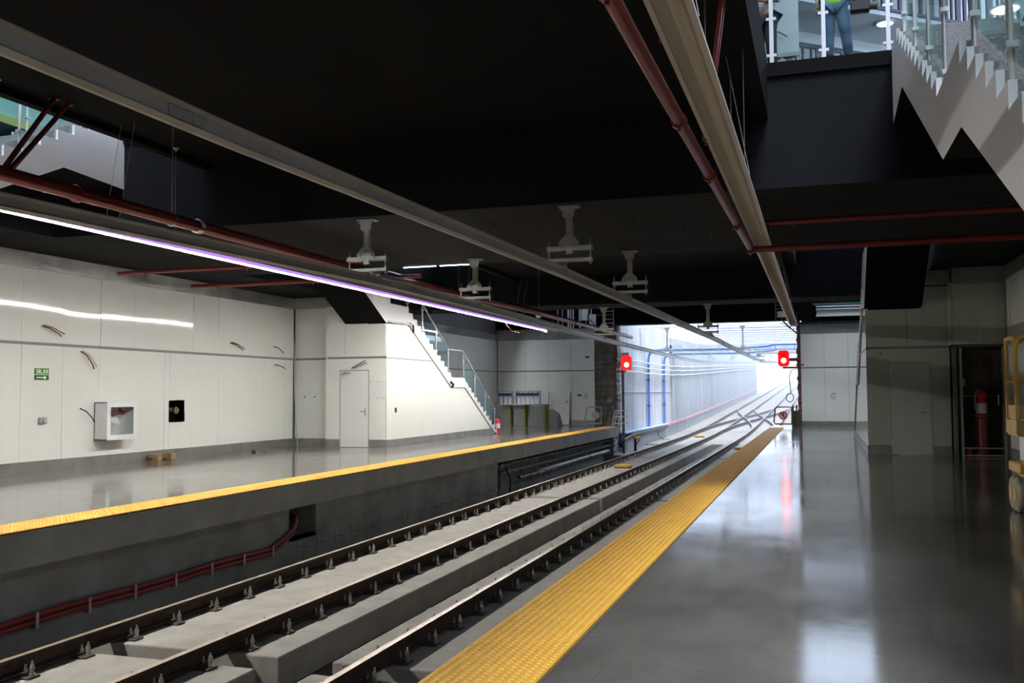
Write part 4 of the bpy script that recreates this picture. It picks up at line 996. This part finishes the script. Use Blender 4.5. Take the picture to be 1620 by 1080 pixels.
b = MB(); b.tube([(-1.1, 43.2, .72), (-1.08, 43.2, .86), (-.9, 43.2, .9), (-.82, 43.2, .78)], .025, 8); obj('hoop', b, 'galv', t, smooth=True)
t = thing('step_rack', 'white tubular step rack with three rungs at the left platform end', 'steps', (-8.8, 43.3, 0))
for xa in (-9.14, -9.03):
    b = MB(); b.bar((xa, 43.3, 0), (xa+.12, 43.5, .72), .035, .03); obj('rail', b, 'alu', t)
for k, z in enumerate((.12, .42, .70)):
    b = MB(); b.bar((-9.05+.03*k, 43.35+.05*k, z), (-8.40, 43.4+.05*k, z+.03), .12, .04); obj('rung', b, 'slatwhite', t)
b = MB(); b.add([(-9.5, 43.6, 0), (-9.15, 43.6, 0), (-8.98, 43.8, .7), (-9.35, 43.8, .7), (-9.5, 43.63, 0), (-9.15, 43.63, 0), (-8.98, 43.83, .7), (-9.35, 43.83, .7)], [(0, 1, 2, 3), (7, 6, 5, 4), (0, 4, 5, 1), (1, 5, 6, 2), (2, 6, 7, 3), (3, 7, 4, 0)])
tag(obj('leaning_board', b, 'rawconc'), 'dark board leaning behind the white step rack', 'board')
t = thing('blue_lamp', 'small blue round lamp on the raw concrete jamb of the tunnel mouth', 'lamp', (-9.4, 44.3, 1.2))
b = MB(); b.cyl((-9.45, 44.42, 1.2), (-9.45, 44.25, 1.15), .13, 14); obj('housing', b, mat('blue_grey_housing', (.12, .18, .27), .4), t, smooth=True)
b = MB(); b.box(-9.52, -9.36, 44.24, 44.25, 1.16, 1.2); obj('reflex', b, 'slatwhite', t)
# signals
def signal(label, x, y, z, post):
    t = thing('signal_light', label, 'signal', (x, y, z), 'red signal lights at the tunnel mouth')
    n = 20; hw, hh = .235, .35; r = .12
    def rr(sx, sz, rad):
        P = []
        for cx, cz, a0 in ((sx-rad, sz-rad, 0), (-sx+rad, sz-rad, PI/2), (-sx+rad, -sz+rad, PI), (sx-rad, -sz+rad, 1.5*PI)):
            for k in range(6): P.append((x+cx+rad*math.cos(a0+PI/2*k/5), z+cz+rad*math.sin(a0+PI/2*k/5)))
        return P
    b = MB(); b.prism(rr(hw, hh, .13), 'y', y, y+.2); obj('housing', b, 'red', t)
    o_, i_ = rr(hw, hh, .13), rr(hw-.06, hh-.06, .09)
    b = MB(); k = len(o_)
    vs = [(p[0], y-.12, p[1]) for p in o_] + [(p[0], y-.12, p[1]) for p in i_] + [(p[0], y, p[1]) for p in o_] + [(p[0], y, p[1]) for p in i_]
    fs = []
    for j in range(k):
        j2 = (j+1) % k
        fs += [(j, j2, k+j2, k+j), (2*k+j, 2*k+j2, j2, j), (k+j, k+j2, 3*k+j2, 3*k+j)]
    b.add(vs, fs); obj('hood', b, 'sigred', t)
    b = MB(); b.prism(i_, 'y', y-.012, y-.002); obj('face', b, 'redbright', t)
    b = MB(); b.lathe((0, 0, 0), [(.115, 0), (.10, .03), (.05, .05)], 18); b.v = [(x+p[0], y-.012-p[2], z-.09+p[1]) for p in b.v]; obj('lit_lens', b, 'sigglow', t, smooth=True)
    b = MB(); s = 1 if post == 'right' else -1
    b.box(x+s*.23, x+s*.55, y+.05, y+.15, z-.12, z+.02); b.box(x+s*.5, x+s*.85, y+.05, y+.2, z-.32, z-.26); b.box(x-.05, x+s*.6, y+.08, y+.14, z-.44, z-.36); obj('bracket', b, 'red', t)
    return t
signal('red signal light on a bracket at the left side of the tunnel mouth', -8.56, 44.0, 2.93, 'left')
signal('red signal light on a bracket at the right side of the tunnel mouth', -1.46, 43.4, 3.0, 'right')
t = thing('signal_post', 'dark post standing by the jamb under the left signal light', 'post', (-8.7, 44.2, -1.3))
b = MB(); b.box(-8.83, -8.73, 44.15, 44.3, -1.3, 2.7); obj('post', b, 'plate', t)
b = MB(); b.box(-8.9, -8.5, 44.25, 44.3, 2.95, 3.42); obj('back_plate', b, 'slatwhite', t)
b = MB(); pts = [(-.95, 43.9, 2.55), (-1.15, 43.9, 2.5), (-1.25, 43.9, 2.2), (-1.22, 43.9, 1.75), (-1.2, 43.9, 1.5)] + [(-1.24+.16*math.sin(a), 43.9, 1.28+.19*math.cos(a)) for a in np.linspace(.2, 12, 30)]
b.tube(pts, .017, 6); tag(obj('hanging_cable_loop', b, 'blackplastic', smooth=True), 'black cable hanging beside the right jamb and ending in a coil', 'cable')
# clutter above the end wall, left
t = thing('cable_ladder', 'short galvanised cable ladder upright above the left jamb', 'cable ladder', (-9.35, 44.2, 4.7))
for x in (-9.66, -9.2):
    b = MB(); b.box(x-.02, x+.02, 44.2, 44.25, 4.72, 5.5); obj('side_rail', b, 'galv', t)
for k in range(4):
    b = MB(); b.box(-9.66, -9.2, 44.2, 44.23, 4.82+.19*k, 4.85+.19*k); obj('rung', b, 'slatwhite', t)
t = thing('pipe_bundle', 'row of upright pale pipes in the dark recess above the end wall', 'pipes', (-11.2, 44.3, 4.66))
for k, x in enumerate((-11.95, -11.72, -11.42, -11.3, -11.18, -10.85, -10.55, -10.3)):
    b = MB(); b.cyl((x, 44.3, 4.66), (x, 44.3, 5.7), .03 if k not in (2, 5) else .05, 8); obj('pipe', b, 'slatwhite' if k > 1 else 'galv', t, smooth=True)
t = thing('switch_cabinet', 'pale electrical cabinet hanging in the recess above the end wall', 'cabinet', (-10.5, 44.2, 4.95))
b = MB(); b.box(-10.75, -10.42, 44.15, 44.28, 5.0, 5.6); obj('case', b, 'slatwhite', t, bevel=.01)
b = MB(); b.box(-10.72, -10.45, 44.14, 44.15, 5.04, 5.5); obj('door', b, 'white', t)
t = thing('grey_panel_box', 'lower grey panel box with a cable loop above the left jamb', 'box', (-10.15, 44.2, 4.7))
b = MB(); b.box(-10.36, -10.02, 44.1, 44.22, 4.7, 5.27); obj('case', b, 'slatwhite', t, bevel=.01)
b = MB(); b.tube([(-10.4, 44.05, 5.25), (-10.42, 44.05, 5.05), (-10.25, 44.05, 4.95), (-10.12, 44.05, 4.85), (-10.1, 44.05, 4.72)], .02, 6); obj('cable', b, 'navy', t, smooth=True)
crosspipe(-10.0, -9.2, 44.05, 5.22, 'short red pipe in the recess above the left jamb', .04)
t = thing('cable_ladder', 'bent cable ladder with a white tag hanging at the top of the right jamb', 'cable ladder', (-1.3, 43.9, 4.7))
for x in (-1.78, -1.3):
    b = MB(); b.box(x-.015, x+.015, 43.9, 43.94, 4.65, 5.5); obj('side_rail', b, 'galv', t)
for k in range(4):
    b = MB(); b.box(-1.78, -1.3, 43.9, 43.93, 4.9+.16*k, 4.92+.16*k); obj('rung', b, 'galv', t)
b = MB(); b.box(-1.7, -1.36, 43.86, 43.88, 4.85, 5.12); obj('white_tag', b, 'white', t)
for q in ((-1.35, 4.9, -.85, 4.55), (-1.6, 4.62, -.85, 4.15)):
    b = MB(); b.bar((q[0], 43.9, q[1]), (q[2], 43.9, q[3]), .03, .03); obj('side_rail', b, 'galv', t)
for k in range(4):
    b = MB(); b.bar((-1.25+.13*k, 43.9, 4.85-.09*k), (-1.5+.16*k, 43.9, 4.6-.11*k), .02, .02); obj('rung', b, 'galv', t)
b = MB(); b.tube([(-1.55, 43.85, 4.84), (-1.4, 43.85, 4.6), (-1.15, 43.9, 4.35), (-.9, 44.2, 4.15), (-.85, 44.5, 4.1)], .035, 6); tag(obj('black_cable', b, 'blackplastic', smooth=True), 'black cable sagging along the bent ladder to the right jamb', 'cable')
# louvre unit on the right
t = thing('louvre_unit', 'white slatted air unit in the dark gap above the right end wall', 'air unit', (.9, 44.2, 4.85))
b = MB(); b.box(-.1, 1.95, 44.25, 44.4, 4.8, 5.45); obj('casing', b, 'black', t)
for z, h in ((4.86, .06), (5.16, .05), (5.27, .06)):
    b = MB(); b.box(-.06, 1.95, 44.12, 44.2, z, z+h); obj('rail', b, 'slatwhite', t)
b = MB()
for k in range(60): b.box(-.04+.033*k, -.02+.033*k, 44.2, 44.25, 4.9, 5.17)
obj('fins', b, 'slatwhite', t)
b = MB(); b.box(-.2, 1.95, 44.15, 44.3, 5.37, 5.45); obj('green_cover', b, mat('dark_green_net', (.05, .13, .12), .8), t)
b = MB()
for a, c in (((.05, 4.62), (.2, 4.35)), ((.48, 4.56), (.32, 4.36))): b.bar((a[0], YP-.06, a[1]), (c[0], YP-.06, c[1]), .03, .02)
tag(obj('v_bracket', b, 'galv'), 'thin galvanised V shaped bracket above the right end wall', 'bracket')

# ------------------------------------------------------------------ hydrant niche on the right
t = thing('niche_grille', 'thin steel frame standing across the dark hydrant niche', 'frame', (3.65, 24.5, 0))
yn = 24.6
for x in (3.16, 4.07):
    b = MB(); b.box(x, x+.05, yn-.04, yn+.02, 0, 2.56); obj('upright', b, 'base_steel', t)
for z in (.02, .19, 1.42):
    b = MB(); b.box(3.16, 4.15, yn-.03, yn, z, z+.03 if z != 1.42 else z+.012); obj('crossbar', b, 'base_steel', t)
b = MB(); b.box(3.95, 3.975, yn-.06, yn-.03, 1.2, 1.45); obj('handle', b, 'inox', t)
t = thing('hydrant_stand', 'dark red pillar stand inside the niche carrying a fire extinguisher', 'stand', (3.66, 25.0, 0))
b = MB(); b.lathe((3.66, 25.0, 0), [(.14, 0), (.14, .9), (.16, .92), (.16, .95)], 18); obj('pillar', b, 'red', t, smooth=True)
b = MB(); b.box(3.46, 3.88, 24.85, 25.15, .95, .97); obj('shelf', b, 'plate', t)
extinguisher('red fire extinguisher with white label on the stand in the dark niche', 3.66, 25.0, .972, .66, .125, True)
b = MB(); b.box(3.24, 3.38, 25.4, 25.42, 1.65, 1.85); o = tag(obj('small_notice', b, 'galv'), 'small square notice on the back wall of the dark niche', 'notice')
b = MB(); b.lathe((3.36, 24.9, 0), [(.05, 0), (.055, .17), (.05, .18)], 12); tag(obj('red_can', b, 'redbright', smooth=True), 'small red can on the niche floor left of the red stand', 'can')

# ------------------------------------------------------------------ yellow lift at the right edge
t = thing('scissor_lift', 'yellow scissor lift at the right edge on the right platform', 'lift', (3.2, 13.7, 0))
x0, x1, y0, y1 = 2.34, 4.05, 13.35, 14.0
b = MB(); b.box(x0+.12, x1-.12, y0, y1, .18, .50); b.box(x0+.02, x1-.02, y0-.04, y1+.04, .50, .63); obj('chassis', b, 'yellowpaint', t, bevel=.015)
for xa in (x0+.0, x1-.12):
    for ya in (y0+.2, y1-.2):
        b = MB(); b.lathe((0, 0, 0), [(.14, 0), (.20, .005), (.225, .03), (.225, .1), (.20, .125), (.14, .13)], 20); b.v = [(xa+p[2], ya+p[0], .226+p[1]) for p in b.v]; w = obj('wheel', b, 'rubber', t, smooth=True)
        b = MB(); b.cyl((xa-.008, ya, .226), (xa+.14, ya, .226), .10, 14); obj('hub', b, 'yellowpaint', w, smooth=True)
b = MB(); b.box(x0+.14, x1-.14, y0+.05, y1-.05, .63, .98); obj('body_cover', b, 'white', t, bevel=.02)
b = MB(); b.box(x0+.02, x1-.02, y0, y1, .97, 1.0); obj('platform_deck', b, 'yellowpaint', t)
for z0_, z1_, ins, mm in ((1.0, 1.17, .0, 'beige'), (1.185, 1.36, .03, 'beige')):
    b = MB(); b.box(x0+ins, x1-ins, y0-.05+ins, y0-.01+ins, z0_, z1_); b.box(x0+ins, x0+.03+ins, y0+ins, y1, z0_, z1_); b.box(x1-.03-ins, x1-ins, y0+ins, y1, z0_, z1_); obj('toe_board', b, mm, t)
b = MB(); b.box(x0+.16, x0+.28, y0-.056, y0-.05, 1.02, 1.12); obj('sticker', b, 'bluewhite', t)
b = MB()
for xx in (x0+.03, x1-.03):
    b.tube([(xx, y0+.05, 1.0), (xx, y0+.05, 2.12), (xx, y0+.1, 2.2), (xx, y0+.2, 2.22), (xx, y1, 2.22)], .028, 8)
    b.cyl((xx, y1, 1.0), (xx, y1, 2.22), .028, 8); b.cyl((xx, y0+.05, 1.66), (xx, y1, 1.66), .02, 8)
b.tube([(x0+.03, y0+.05, 2.1), (x0+.08, y0+.05, 2.2), (x0+.16, y0+.05, 2.23), (x1-.16, y0+.05, 2.23), (x1-.03, y0+.05, 2.12)], .03, 8)
b.cyl((x0+.03, y0+.05, 1.66), (x1-.03, y0+.05, 1.66), .022, 8)
obj('guard_rail', b, 'yellowpaint', t, smooth=True)
b = MB(); b.tube([(x0+.16, y0+.02, 2.2), (x0+.24, y0+.02, 1.95), (x0+.5, y0+.02, 1.95), (x0+.58, y0+.02, 2.2)], .022, 8); obj('control_bracket', b, 'yellowpaint', t, smooth=True)

# ------------------------------------------------------------------ ramp services
def conduit(label, x, z, r, mm, y0=YP+1.2, y1=150, wave=.012):
    ys = list(np.arange(y0, 72, 1.0)) + list(np.arange(72, y1, 5.0))
    b = MB(); b.tube([(x, y, z+g(y)+wave*math.sin(y*1.3)) for y in ys], r, 7); return tag(obj('wall_conduit', b, mm, smooth=True), label, 'conduit')
for k, z in enumerate((3.16, 2.88, 2.60)):
    conduit('%s of the three pale conduits along the ramp wall behind the left signal' % ('top', 'middle', 'bottom')[k], -8.98, z, .035, 'slatwhite', YP+1.0, 150, .02)
t = thing('red_conduit', 'long pale red conduit clipped low along the ramp wall', 'conduit', (-8.95, 60, -.45))
ys = [YP-.2, YP+.6, YP+1.2, YP+2.0, YP+2.8, 48.5] + list(np.arange(50, 72, 2.0)) + list(np.arange(72, 150, 6.0))
for dz in (0, .09):
    b = MB(); b.tube([(-8.9, y, (-.80 if y < 45.2 else -.72 if y < 46 else -.6 if y < 47 else -.5)+dz+g(y)) for y in ys], .04, 7); obj('pipe', b, 'pinkcable', t, smooth=True)
for k in range(46):
    y = 48+.8*k
    b = MB(); b.box(-9.0, -8.84, y-.02, y+.02, -.58+g(y), -.54+g(y)); obj('clip', b, 'galv', t)
for k, (y, lab) in enumerate(((52.8, 'nearer'), (58.4, 'further'))):
    t = thing('blue_riser', 'upright blue pipe on the pale ramp wall, %s of the two' % lab, 'pipe', (-9.05, y, -.3))
    for dy in (0, .16):
        b = MB(); b.tube([(-9.05, y+dy, -.35), (-9.05, y+dy, 3.35), (-9.0, y+dy, 3.65), (-8.8, y+dy, 3.85), (-8.5, y+dy, 3.9), (-4.6+.4*k, y+dy, 3.9), (-2.6, y+dy, 4.0), (-2.3, y+dy, 4.08), (.3, y+dy, 4.08)], .055, 8); obj('pipe', b, 'blue', t, smooth=True)
    for z in (.8, 2.2):
        b = MB(); b.box(-9.15, -8.97, y-.08, y+.24, z, z+.05); obj('clamp', b, 'navy', t)
    b = MB(); b.box(-8.5, .3, y-.05, y+.3, 3.8, 3.83); obj('tray', b, 'galv', t)
    for q in range(9):
        x = -8.2+q*1.0
        b = MB(); b.cyl((x, y+.1, 3.8), (x, y+.1, 6.0), .008, 5); b.box(x-.03, x+.03, y-.08, y+.33, 3.78, 4.0); obj('tray_hanger', b, 'galv', t)
t = thing('cable_trough', 'pale blue covered cable trough on the ledge past the left platform end', 'trough', (-9.0, 52, -.5))
b = MB(); b.sweep([(-9.15, -.36), (-8.75, -.36), (-8.75, -.41), (-9.15, -.41)], [(0, y, 0) for y in (YP+.3, 50, 58.5)]); obj('cover', b, 'bluewhite', t)
b = MB(); b.tube([(-8.85, y, -.52+(.0 if y > 47 else -.18*(47-y)/3)) for y in np.arange(YP-.2, 58.6, .8)], .11, 8); obj('cable_bundle', b, 'blackplastic', t, smooth=True)
b = MB(); b.tube([(-8.9, 44.2, -.45), (-8.85, 44.1, -.6), (-8.9, 44.0, -.8), (-8.86, 44.1, -.95)], .12, 8); tag(obj('dark_cable_knot', b, 'navy', smooth=True), 'dark knot of cables under the end of the left platform', 'cable')
b = MB(); b.tube([(-9.0, 55.5, -.5), (-8.98, 55.6, -1.0), (-8.7, 55.7, -1.2), (-8.4, 56, -1.2)], .025, 6); tag(obj('trailing_cable', b, 'blackplastic', smooth=True), 'thin dark cable trailing down the ramp kerb', 'cable')
for k, (x, y) in enumerate(((-6.2, 60.2), (-5.2, 61.0))):
    b = MB(); rnd = random.Random(3+k)
    b.tube([(x+.3*rnd.uniform(-1, 1), y+.2*rnd.uniform(-1, 1), 3.75+.22*rnd.uniform(-1, 1)) for _ in range(16)], .022, 6)
    tag(obj('blue_cable_coil', b, 'bluewhite', smooth=True), 'loose %s coil of pale blue cable hanging from the ramp trays' % ('left', 'right')[k], 'cable')
for k, (xa, ya, za, xb_, yb2, zb2) in enumerate(((-9.0, 50, 5.6, -6.5, 60, 3.9), (-6.8, 60, 4.5, -6.2, 60, 3.9), (-3.4, 62, 3.9, -1.2, 58, 5.4))):
    b = MB(); b.cyl((xa, ya, za), (xb_, yb2, zb2), .012, 5); tag(obj('stay_wire', b, 'galv'), ('long thin stay wire from the upper ramp wall to the trays', 'short stay wire above the blue cable coils', 'thin stay wire on the right side of the ramp mouth')[k], 'wire')

# ------------------------------------------------------------------ people and fittings on the deck
def person(label, x, y, z, pose, cols, yaw=0.):
    t = thing('person', label, 'person', (x, y, z))
    ca, sa = math.cos(yaw), math.sin(yaw)
    def P(p): return Vector((x+p[0]*ca-p[1]*sa, y+p[0]*sa+p[1]*ca, z+p[2]))
    def skin(name, chains, m_, parent, sub=2):
        me = bpy.data.meshes.new(name); vs = []; es = []; rs = []; idx = {}
        for ch in chains:
            prev = None
            for p, r in ch:
                key = tuple(round(c, 4) for c in p)
                if key not in idx: idx[key] = len(vs); vs.append(P(p)-Vector((x, y, z))); rs.append(r)
                if prev is not None and prev != idx[key]: es.append((prev, idx[key]))
                prev = idx[key]
        me.from_pydata([tuple(v) for v in vs], es, []); o = bpy.data.objects.new(name, me); COL.objects.link(o)
        o.parent = parent; WL[o.name] = Vector((x, y, z))
        md = o.modifiers.new('skin', 'SKIN'); md.use_smooth_shade = True
        for i, r in enumerate(rs):
            q = r if isinstance(r, tuple) else (r, r); me.skin_vertices[0].data[i].radius = q
        me.skin_vertices[0].data[0].use_root = True
        sd = o.modifiers.new('sub', 'SUBSURF'); sd.levels = sub; sd.render_levels = sub
        me.materials.append(M[m_])
        return o
    J = pose
    legs = [[(J['pelvis'], .135), (J['hip'+s], .095), (J['knee'+s], .062), (J['ankle'+s], .042), (J['toe'+s], .035)] for s in 'LR']
    tor = [(J['pelvis'], .135), (J['waist'], .13), (J['chest'], .16), (J['neck'], .062), (J['chin'], .07), (J['head'], .098), (J['crown'], .085)]
    arms = [[(J['chest'], .16), (J['sh'+s], .072), (J['el'+s], .046), (J['wr'+s], .031), (J['palm'+s], .038)] for s in 'LR']
    body = skin('body', legs[:1]+legs[1:]+[tor]+arms, 'skin', t)
    for s in 'LR':
        w = Vector(J['palm'+s]); d = (w-Vector(J['wr'+s])).normalized(); sd = d.cross(Vector((0, 0, 1)))
        if sd.length < .2: sd = Vector((0, 1, 0))
        sd.normalize(); nn = d.cross(sd)
        for k, L_ in enumerate((.062, .075, .07, .055)):
            o_ = (k-1.5)*.019
            skin('finger', [[(tuple(w+sd*o_), .010), (tuple(w+sd*o_+d*L_*.6), .009), (tuple(w+sd*o_+d*L_*.9+nn*.02), .008), (tuple(w+sd*o_+d*L_+nn*.045), .007)]], 'skin', body, 1)
        skin('thumb', [[(tuple(w-d*.03+sd*.03), .011), (tuple(w+sd*.055+d*.005), .010), (tuple(w+sd*.06+d*.035), .008)]], 'skin', body, 1)
    tr = [[(J['pelvis'], .155), (J['hip'+s], .115), (J['knee'+s], .088), ((J['ankle'+s][0], J['ankle'+s][1], J['ankle'+s][2]+.02), .072)] for s in 'LR']
    skin('trousers', tr, cols['trousers'], t)
    sh = [[(tuple(Vector(J['pelvis'])+Vector((0, 0, .12 if 'vest' in cols else .04))), .15), (J['waist'], .155), (J['chest'], .178), (tuple(Vector(J['chest']).lerp(Vector(J['neck']), .75)), .09)]] + \
         [[(J['chest'], .178), (J['sh'+s], .09), (J['el'+s], .064), (tuple(Vector(J['el'+s]).lerp(Vector(J['wr'+s]), cols.get('sleeve', .3))), .055)] for s in 'LR']
    skin('shirt', sh, cols['shirt'], t)
    if 'vest' in cols:
        skin('vest', [[(tuple(Vector(J['pelvis'])+Vector((0, 0, -.13))), .165), (tuple(Vector(J['pelvis'])+Vector((0, 0, -.03))), .195), (J['waist'], .185), (J['chest'], .195), (tuple(Vector(J['chest']).lerp(Vector(J['neck']), .6)), .13)]], cols['vest'], t)
    for s in 'LR':
        a, b_ = Vector(J['ankle'+s]), Vector(J['toe'+s])
        skin('shoe', [[(tuple(a+Vector((0, .03, -.045))), .05), (tuple(a.lerp(b_, .5)+Vector((0, 0, -.02))), .052), (tuple(b_+Vector((0, 0, -.0))), .042)]], 'shoe', t, 2)
    h = Vector(J['head'])
    skin('hair', [[(tuple(h+Vector((0, .035, -.03))), .085), (tuple(h+Vector((0, .02, .06))), .098), (tuple(Vector(J['crown'])+Vector((0, -.01, .03))), .075)]], 'hair', t)
    for nm, pts, m_ in (('nose', [((0, -.085, -.02), .012), ((0, -.118, -.035), .016)], 'skin'), ('mouth', [((-.022, -.088, -.078), .007), ((.022, -.088, -.078), .007)], 'redcable'),
                        ('eye', [((-.034, -.086, .005), .011), ((-.03, -.09, .005), .009)], 'white'), ('eye', [((.034, -.086, .005), .011), ((.03, -.09, .005), .009)], 'white'),
                        ('ear', [((-.095, .0, -.03), .014), ((-.098, .005, .02), .016)], 'skin'), ('ear', [((.095, .0, -.03), .014), ((.098, .005, .02), .016)], 'skin')):
        skin(nm, [[(tuple(h+Vector(p)), r) for p, r in pts]], m_, body, 1)
    return t
base = dict(pelvis=(0, 0, .98), waist=(0, .01, 1.14), chest=(0, 0, 1.36), neck=(0, .01, 1.52), chin=(0, -.02, 1.60), head=(0, -.015, 1.68), crown=(0, 0, 1.75),
            hipL=(-.09, 0, .90), hipR=(.09, 0, .90), kneeL=(-.11, -.02, .50), kneeR=(.11, -.02, .50), ankleL=(-.12, .02, .09), ankleR=(.12, .02, .09), toeL=(-.14, -.14, .045), toeR=(.14, -.14, .045),
            shL=(-.19, 0, 1.43), shR=(.19, 0, 1.43), elL=(-.25, .03, 1.15), elR=(.25, .03, 1.15), wrL=(-.24, -.06, .92), wrR=(.24, -.06, .92), palmL=(-.24, -.09, .85), palmR=(.24, -.09, .85))
p1 = dict(base); p1.update(elR=(.24, -.02, 1.17), wrR=(.08, -.2, 1.16), palmR=(.02, -.24, 1.17), elL=(-.24, -.02, 1.16), wrL=(-.08, -.18, 1.04), palmL=(-.02, -.22, 1.03))
p2 = dict(base); p2.update(kneeR=(.14, -.12, .52), ankleR=(.20, .02, .09), toeR=(.24, -.13, .045), kneeL=(-.09, .0, .5), ankleL=(-.1, .06, .09), toeL=(-.12, -.1, .045),
                           elR=(.29, .02, 1.14), wrR=(.31, -.08, .93), palmR=(.32, -.14, .87))
p2 = {k: tuple(c*.93 for c in v) for k, v in p2.items()}; p1 = {k: tuple(c*.97 for c in v) for k, v in p1.items()}
person('person in a pale blue shirt and black trousers standing by the deck edge', -.66, 14.65, ZM, p1, dict(trousers='trouser', shirt='shirt', sleeve=.1), -.5)
person('person in jeans and a fluorescent yellow vest at the deck edge holding a video camera', .33, 14.3, ZM, p2, dict(trousers='jeans', shirt='shirt', vest='vest', sleeve=.2))
t = thing('video_camera', 'black video camera with a round lens held by the person in the yellow vest', 'camera', (.66, 14.1, ZM+.72))
cx, cy_, cz = .66, 14.12, ZM+.70
b = MB(); b.box(cx-.12, cx+.14, cy_-.09, cy_+.08, cz-.06, cz+.09); b.box(cx-.1, cx+.05, cy_-.07, cy_+.05, cz+.09, cz+.13); obj('body', b, 'blackplastic', t, bevel=.015)
b = MB(); b.cyl((cx+.14, cy_, cz+.02), (cx+.25, cy_-.02, cz+.0), .055, 14); obj('lens', b, 'plate', t, smooth=True)
b = MB(); b.tube([(cx-.1, cy_, cz+.12), (cx-.08, cy_, cz+.19), (cx+.12, cy_, cz+.2), (cx+.15, cy_, cz+.1)], .014, 6); obj('grip', b, 'blackplastic', t, smooth=True)
b = MB(); b.tube([(cx+.15, cy_, cz+.12), (cx+.26, cy_-.02, cz+.16), (cx+.3, cy_, cz+.1)], .012, 6); obj('microphone', b, 'blackplastic', t, smooth=True)
t = thing('deck_balustrade', 'glass balustrade with one steel post along the deck edge in front of the people', 'balustrade', (.17, 14.08, ZM))
for x in (-.55, .17, 1.03):
    b = MB(); b.box(x-.028, x+.028, 14.05, 14.11, ZM-.02, ZM+1.1)
    for z in (.12, .66): b.box(x-.07, x+.07, 14.06, 14.1, ZM+z, ZM+z+.04)
    obj('post', b, 'inox', t)
for xa, xc in ((-.5, .12), (.22, .93)):
    b = MB(); b.box(xa, xc, 14.075, 14.085, ZM+.06, ZM+1.0); obj('glass_pane', b, 'glass', t)
b = MB(); b.cyl((-.6, 14.08, ZM+1.1), (1.0, 14.08, ZM+1.1), .025, 10); obj('handrail', b, 'inox', t, smooth=True)
t = thing('standing_board', 'white panel with a bent cable tail behind the person in the pale shirt', 'panel', (-.4, 16.6, ZM))
b = MB(); b.box(-.78, -.20, 16.5, 16.6, ZM+1.0, ZM+1.95); obj('board', b, 'white', t)
b = MB(); b.box(-.8, -.19, 16.48, 16.6, ZM+.93, ZM+.99); b.box(-.5, -.45, 16.5, 16.6, ZM, ZM+.93); b.box(-.24, -.2, 16.5, 16.6, ZM, ZM+.93); b.box(-.78, -.74, 16.5, 16.6, ZM, ZM+.93); obj('frame', b, 'galv', t)
b = MB(); b.tube([(-.64, 16.5, ZM+1.25), (-.6, 16.42, ZM+1.33), (-.52, 16.4, ZM+1.34), (-.38, 16.4, ZM+1.24)], .012, 6); obj('cable_tail', b, 'bolt', t, smooth=True)
# hall lamps
lampp = [(1.62, 23.02), (4.1, 23.0)]
for k, (x, y) in enumerate(lampp):
    z = ZH if k < 3 else 12.2
    lab = ('glowing round ceiling lamp of the upper hall, left of the big stairs', 'glowing round hall lamp seen above the big stairs at the right edge')[k] if k < 2 else 'round lamp high in the hall ceiling out of sight of the platform'
    t = thing('hall_lamp', lab, 'ceiling light', (x, y, z), None if k < 2 else 'hidden hall lamps')
    q = .17 if k == 0 else .27
    b = MB(); b.lathe((x, y, z), [(q+.03, 0), (q+.05, -.03), (q, -.04), (q, -.02)], 24); obj('rim', b, 'white', t, smooth=True)
    b = MB(); b.lathe((x, y, z), [(q, -.025), (q, -.028)], 24); obj('diffuser', b, 'hall_lamp', t)
# LED line on the rear edge of the deck and small ceiling hooks
b = MB(); b.box(-9.05, -8.25, Y1-.05, Y1-.01, ZS-.02, ZS-.005); b.box(-8.15, -7.45, Y1-.05, Y1-.01, ZS-.02, ZS-.005)
tag(obj('led_strip', b, 'ledstrip'), 'short bluish light strip on the dark ceiling edge above the left track', 'light strip')
for x, y, z, l in ((-.75, 11.0, ZC, 'small pale ceiling hook near the right edge of the dark bridge ceiling'), (-9.85, 9.3, ZC, 'small pale ceiling hook at the left void, nearer one'), (-9.9, 12.9, ZC, 'small pale ceiling hook at the left void, further one')):
    t = thing('ceiling_hook', l, 'hook', (x, y, z))
    b = MB(); b.cyl((x, y, z-.015), (x, y, z), .05, 10); b.cyl((x, y, z-.05), (x, y, z-.015), .02, 8); obj('plate', b, 'lamp_cream', t)
    b = MB(); b.cyl((x, y, 4.1), (x, y, z-.05), .004, 5); obj('wire', b, 'bolt', t)
for x, y, l in ((-5.2, 15.2, 'nearest'), (-2.9, 15.5, 'second'), (-2.2, 16.6, 'third'), (-1.8, 17.4, 'fourth'), (-1.3, 15.0, 'rightmost')):
    b = MB(); b.cyl((x, y, ZS-.12), (x, y, ZS), .014, 6); b.box(x-.03, x+.03, y-.02, y+.02, ZS-.13, ZS-.115); tag(obj('ceiling_stud', b, 'plate'), '%s of the short dark studs hanging from the board marked ceiling over the right track' % l, 'stud')
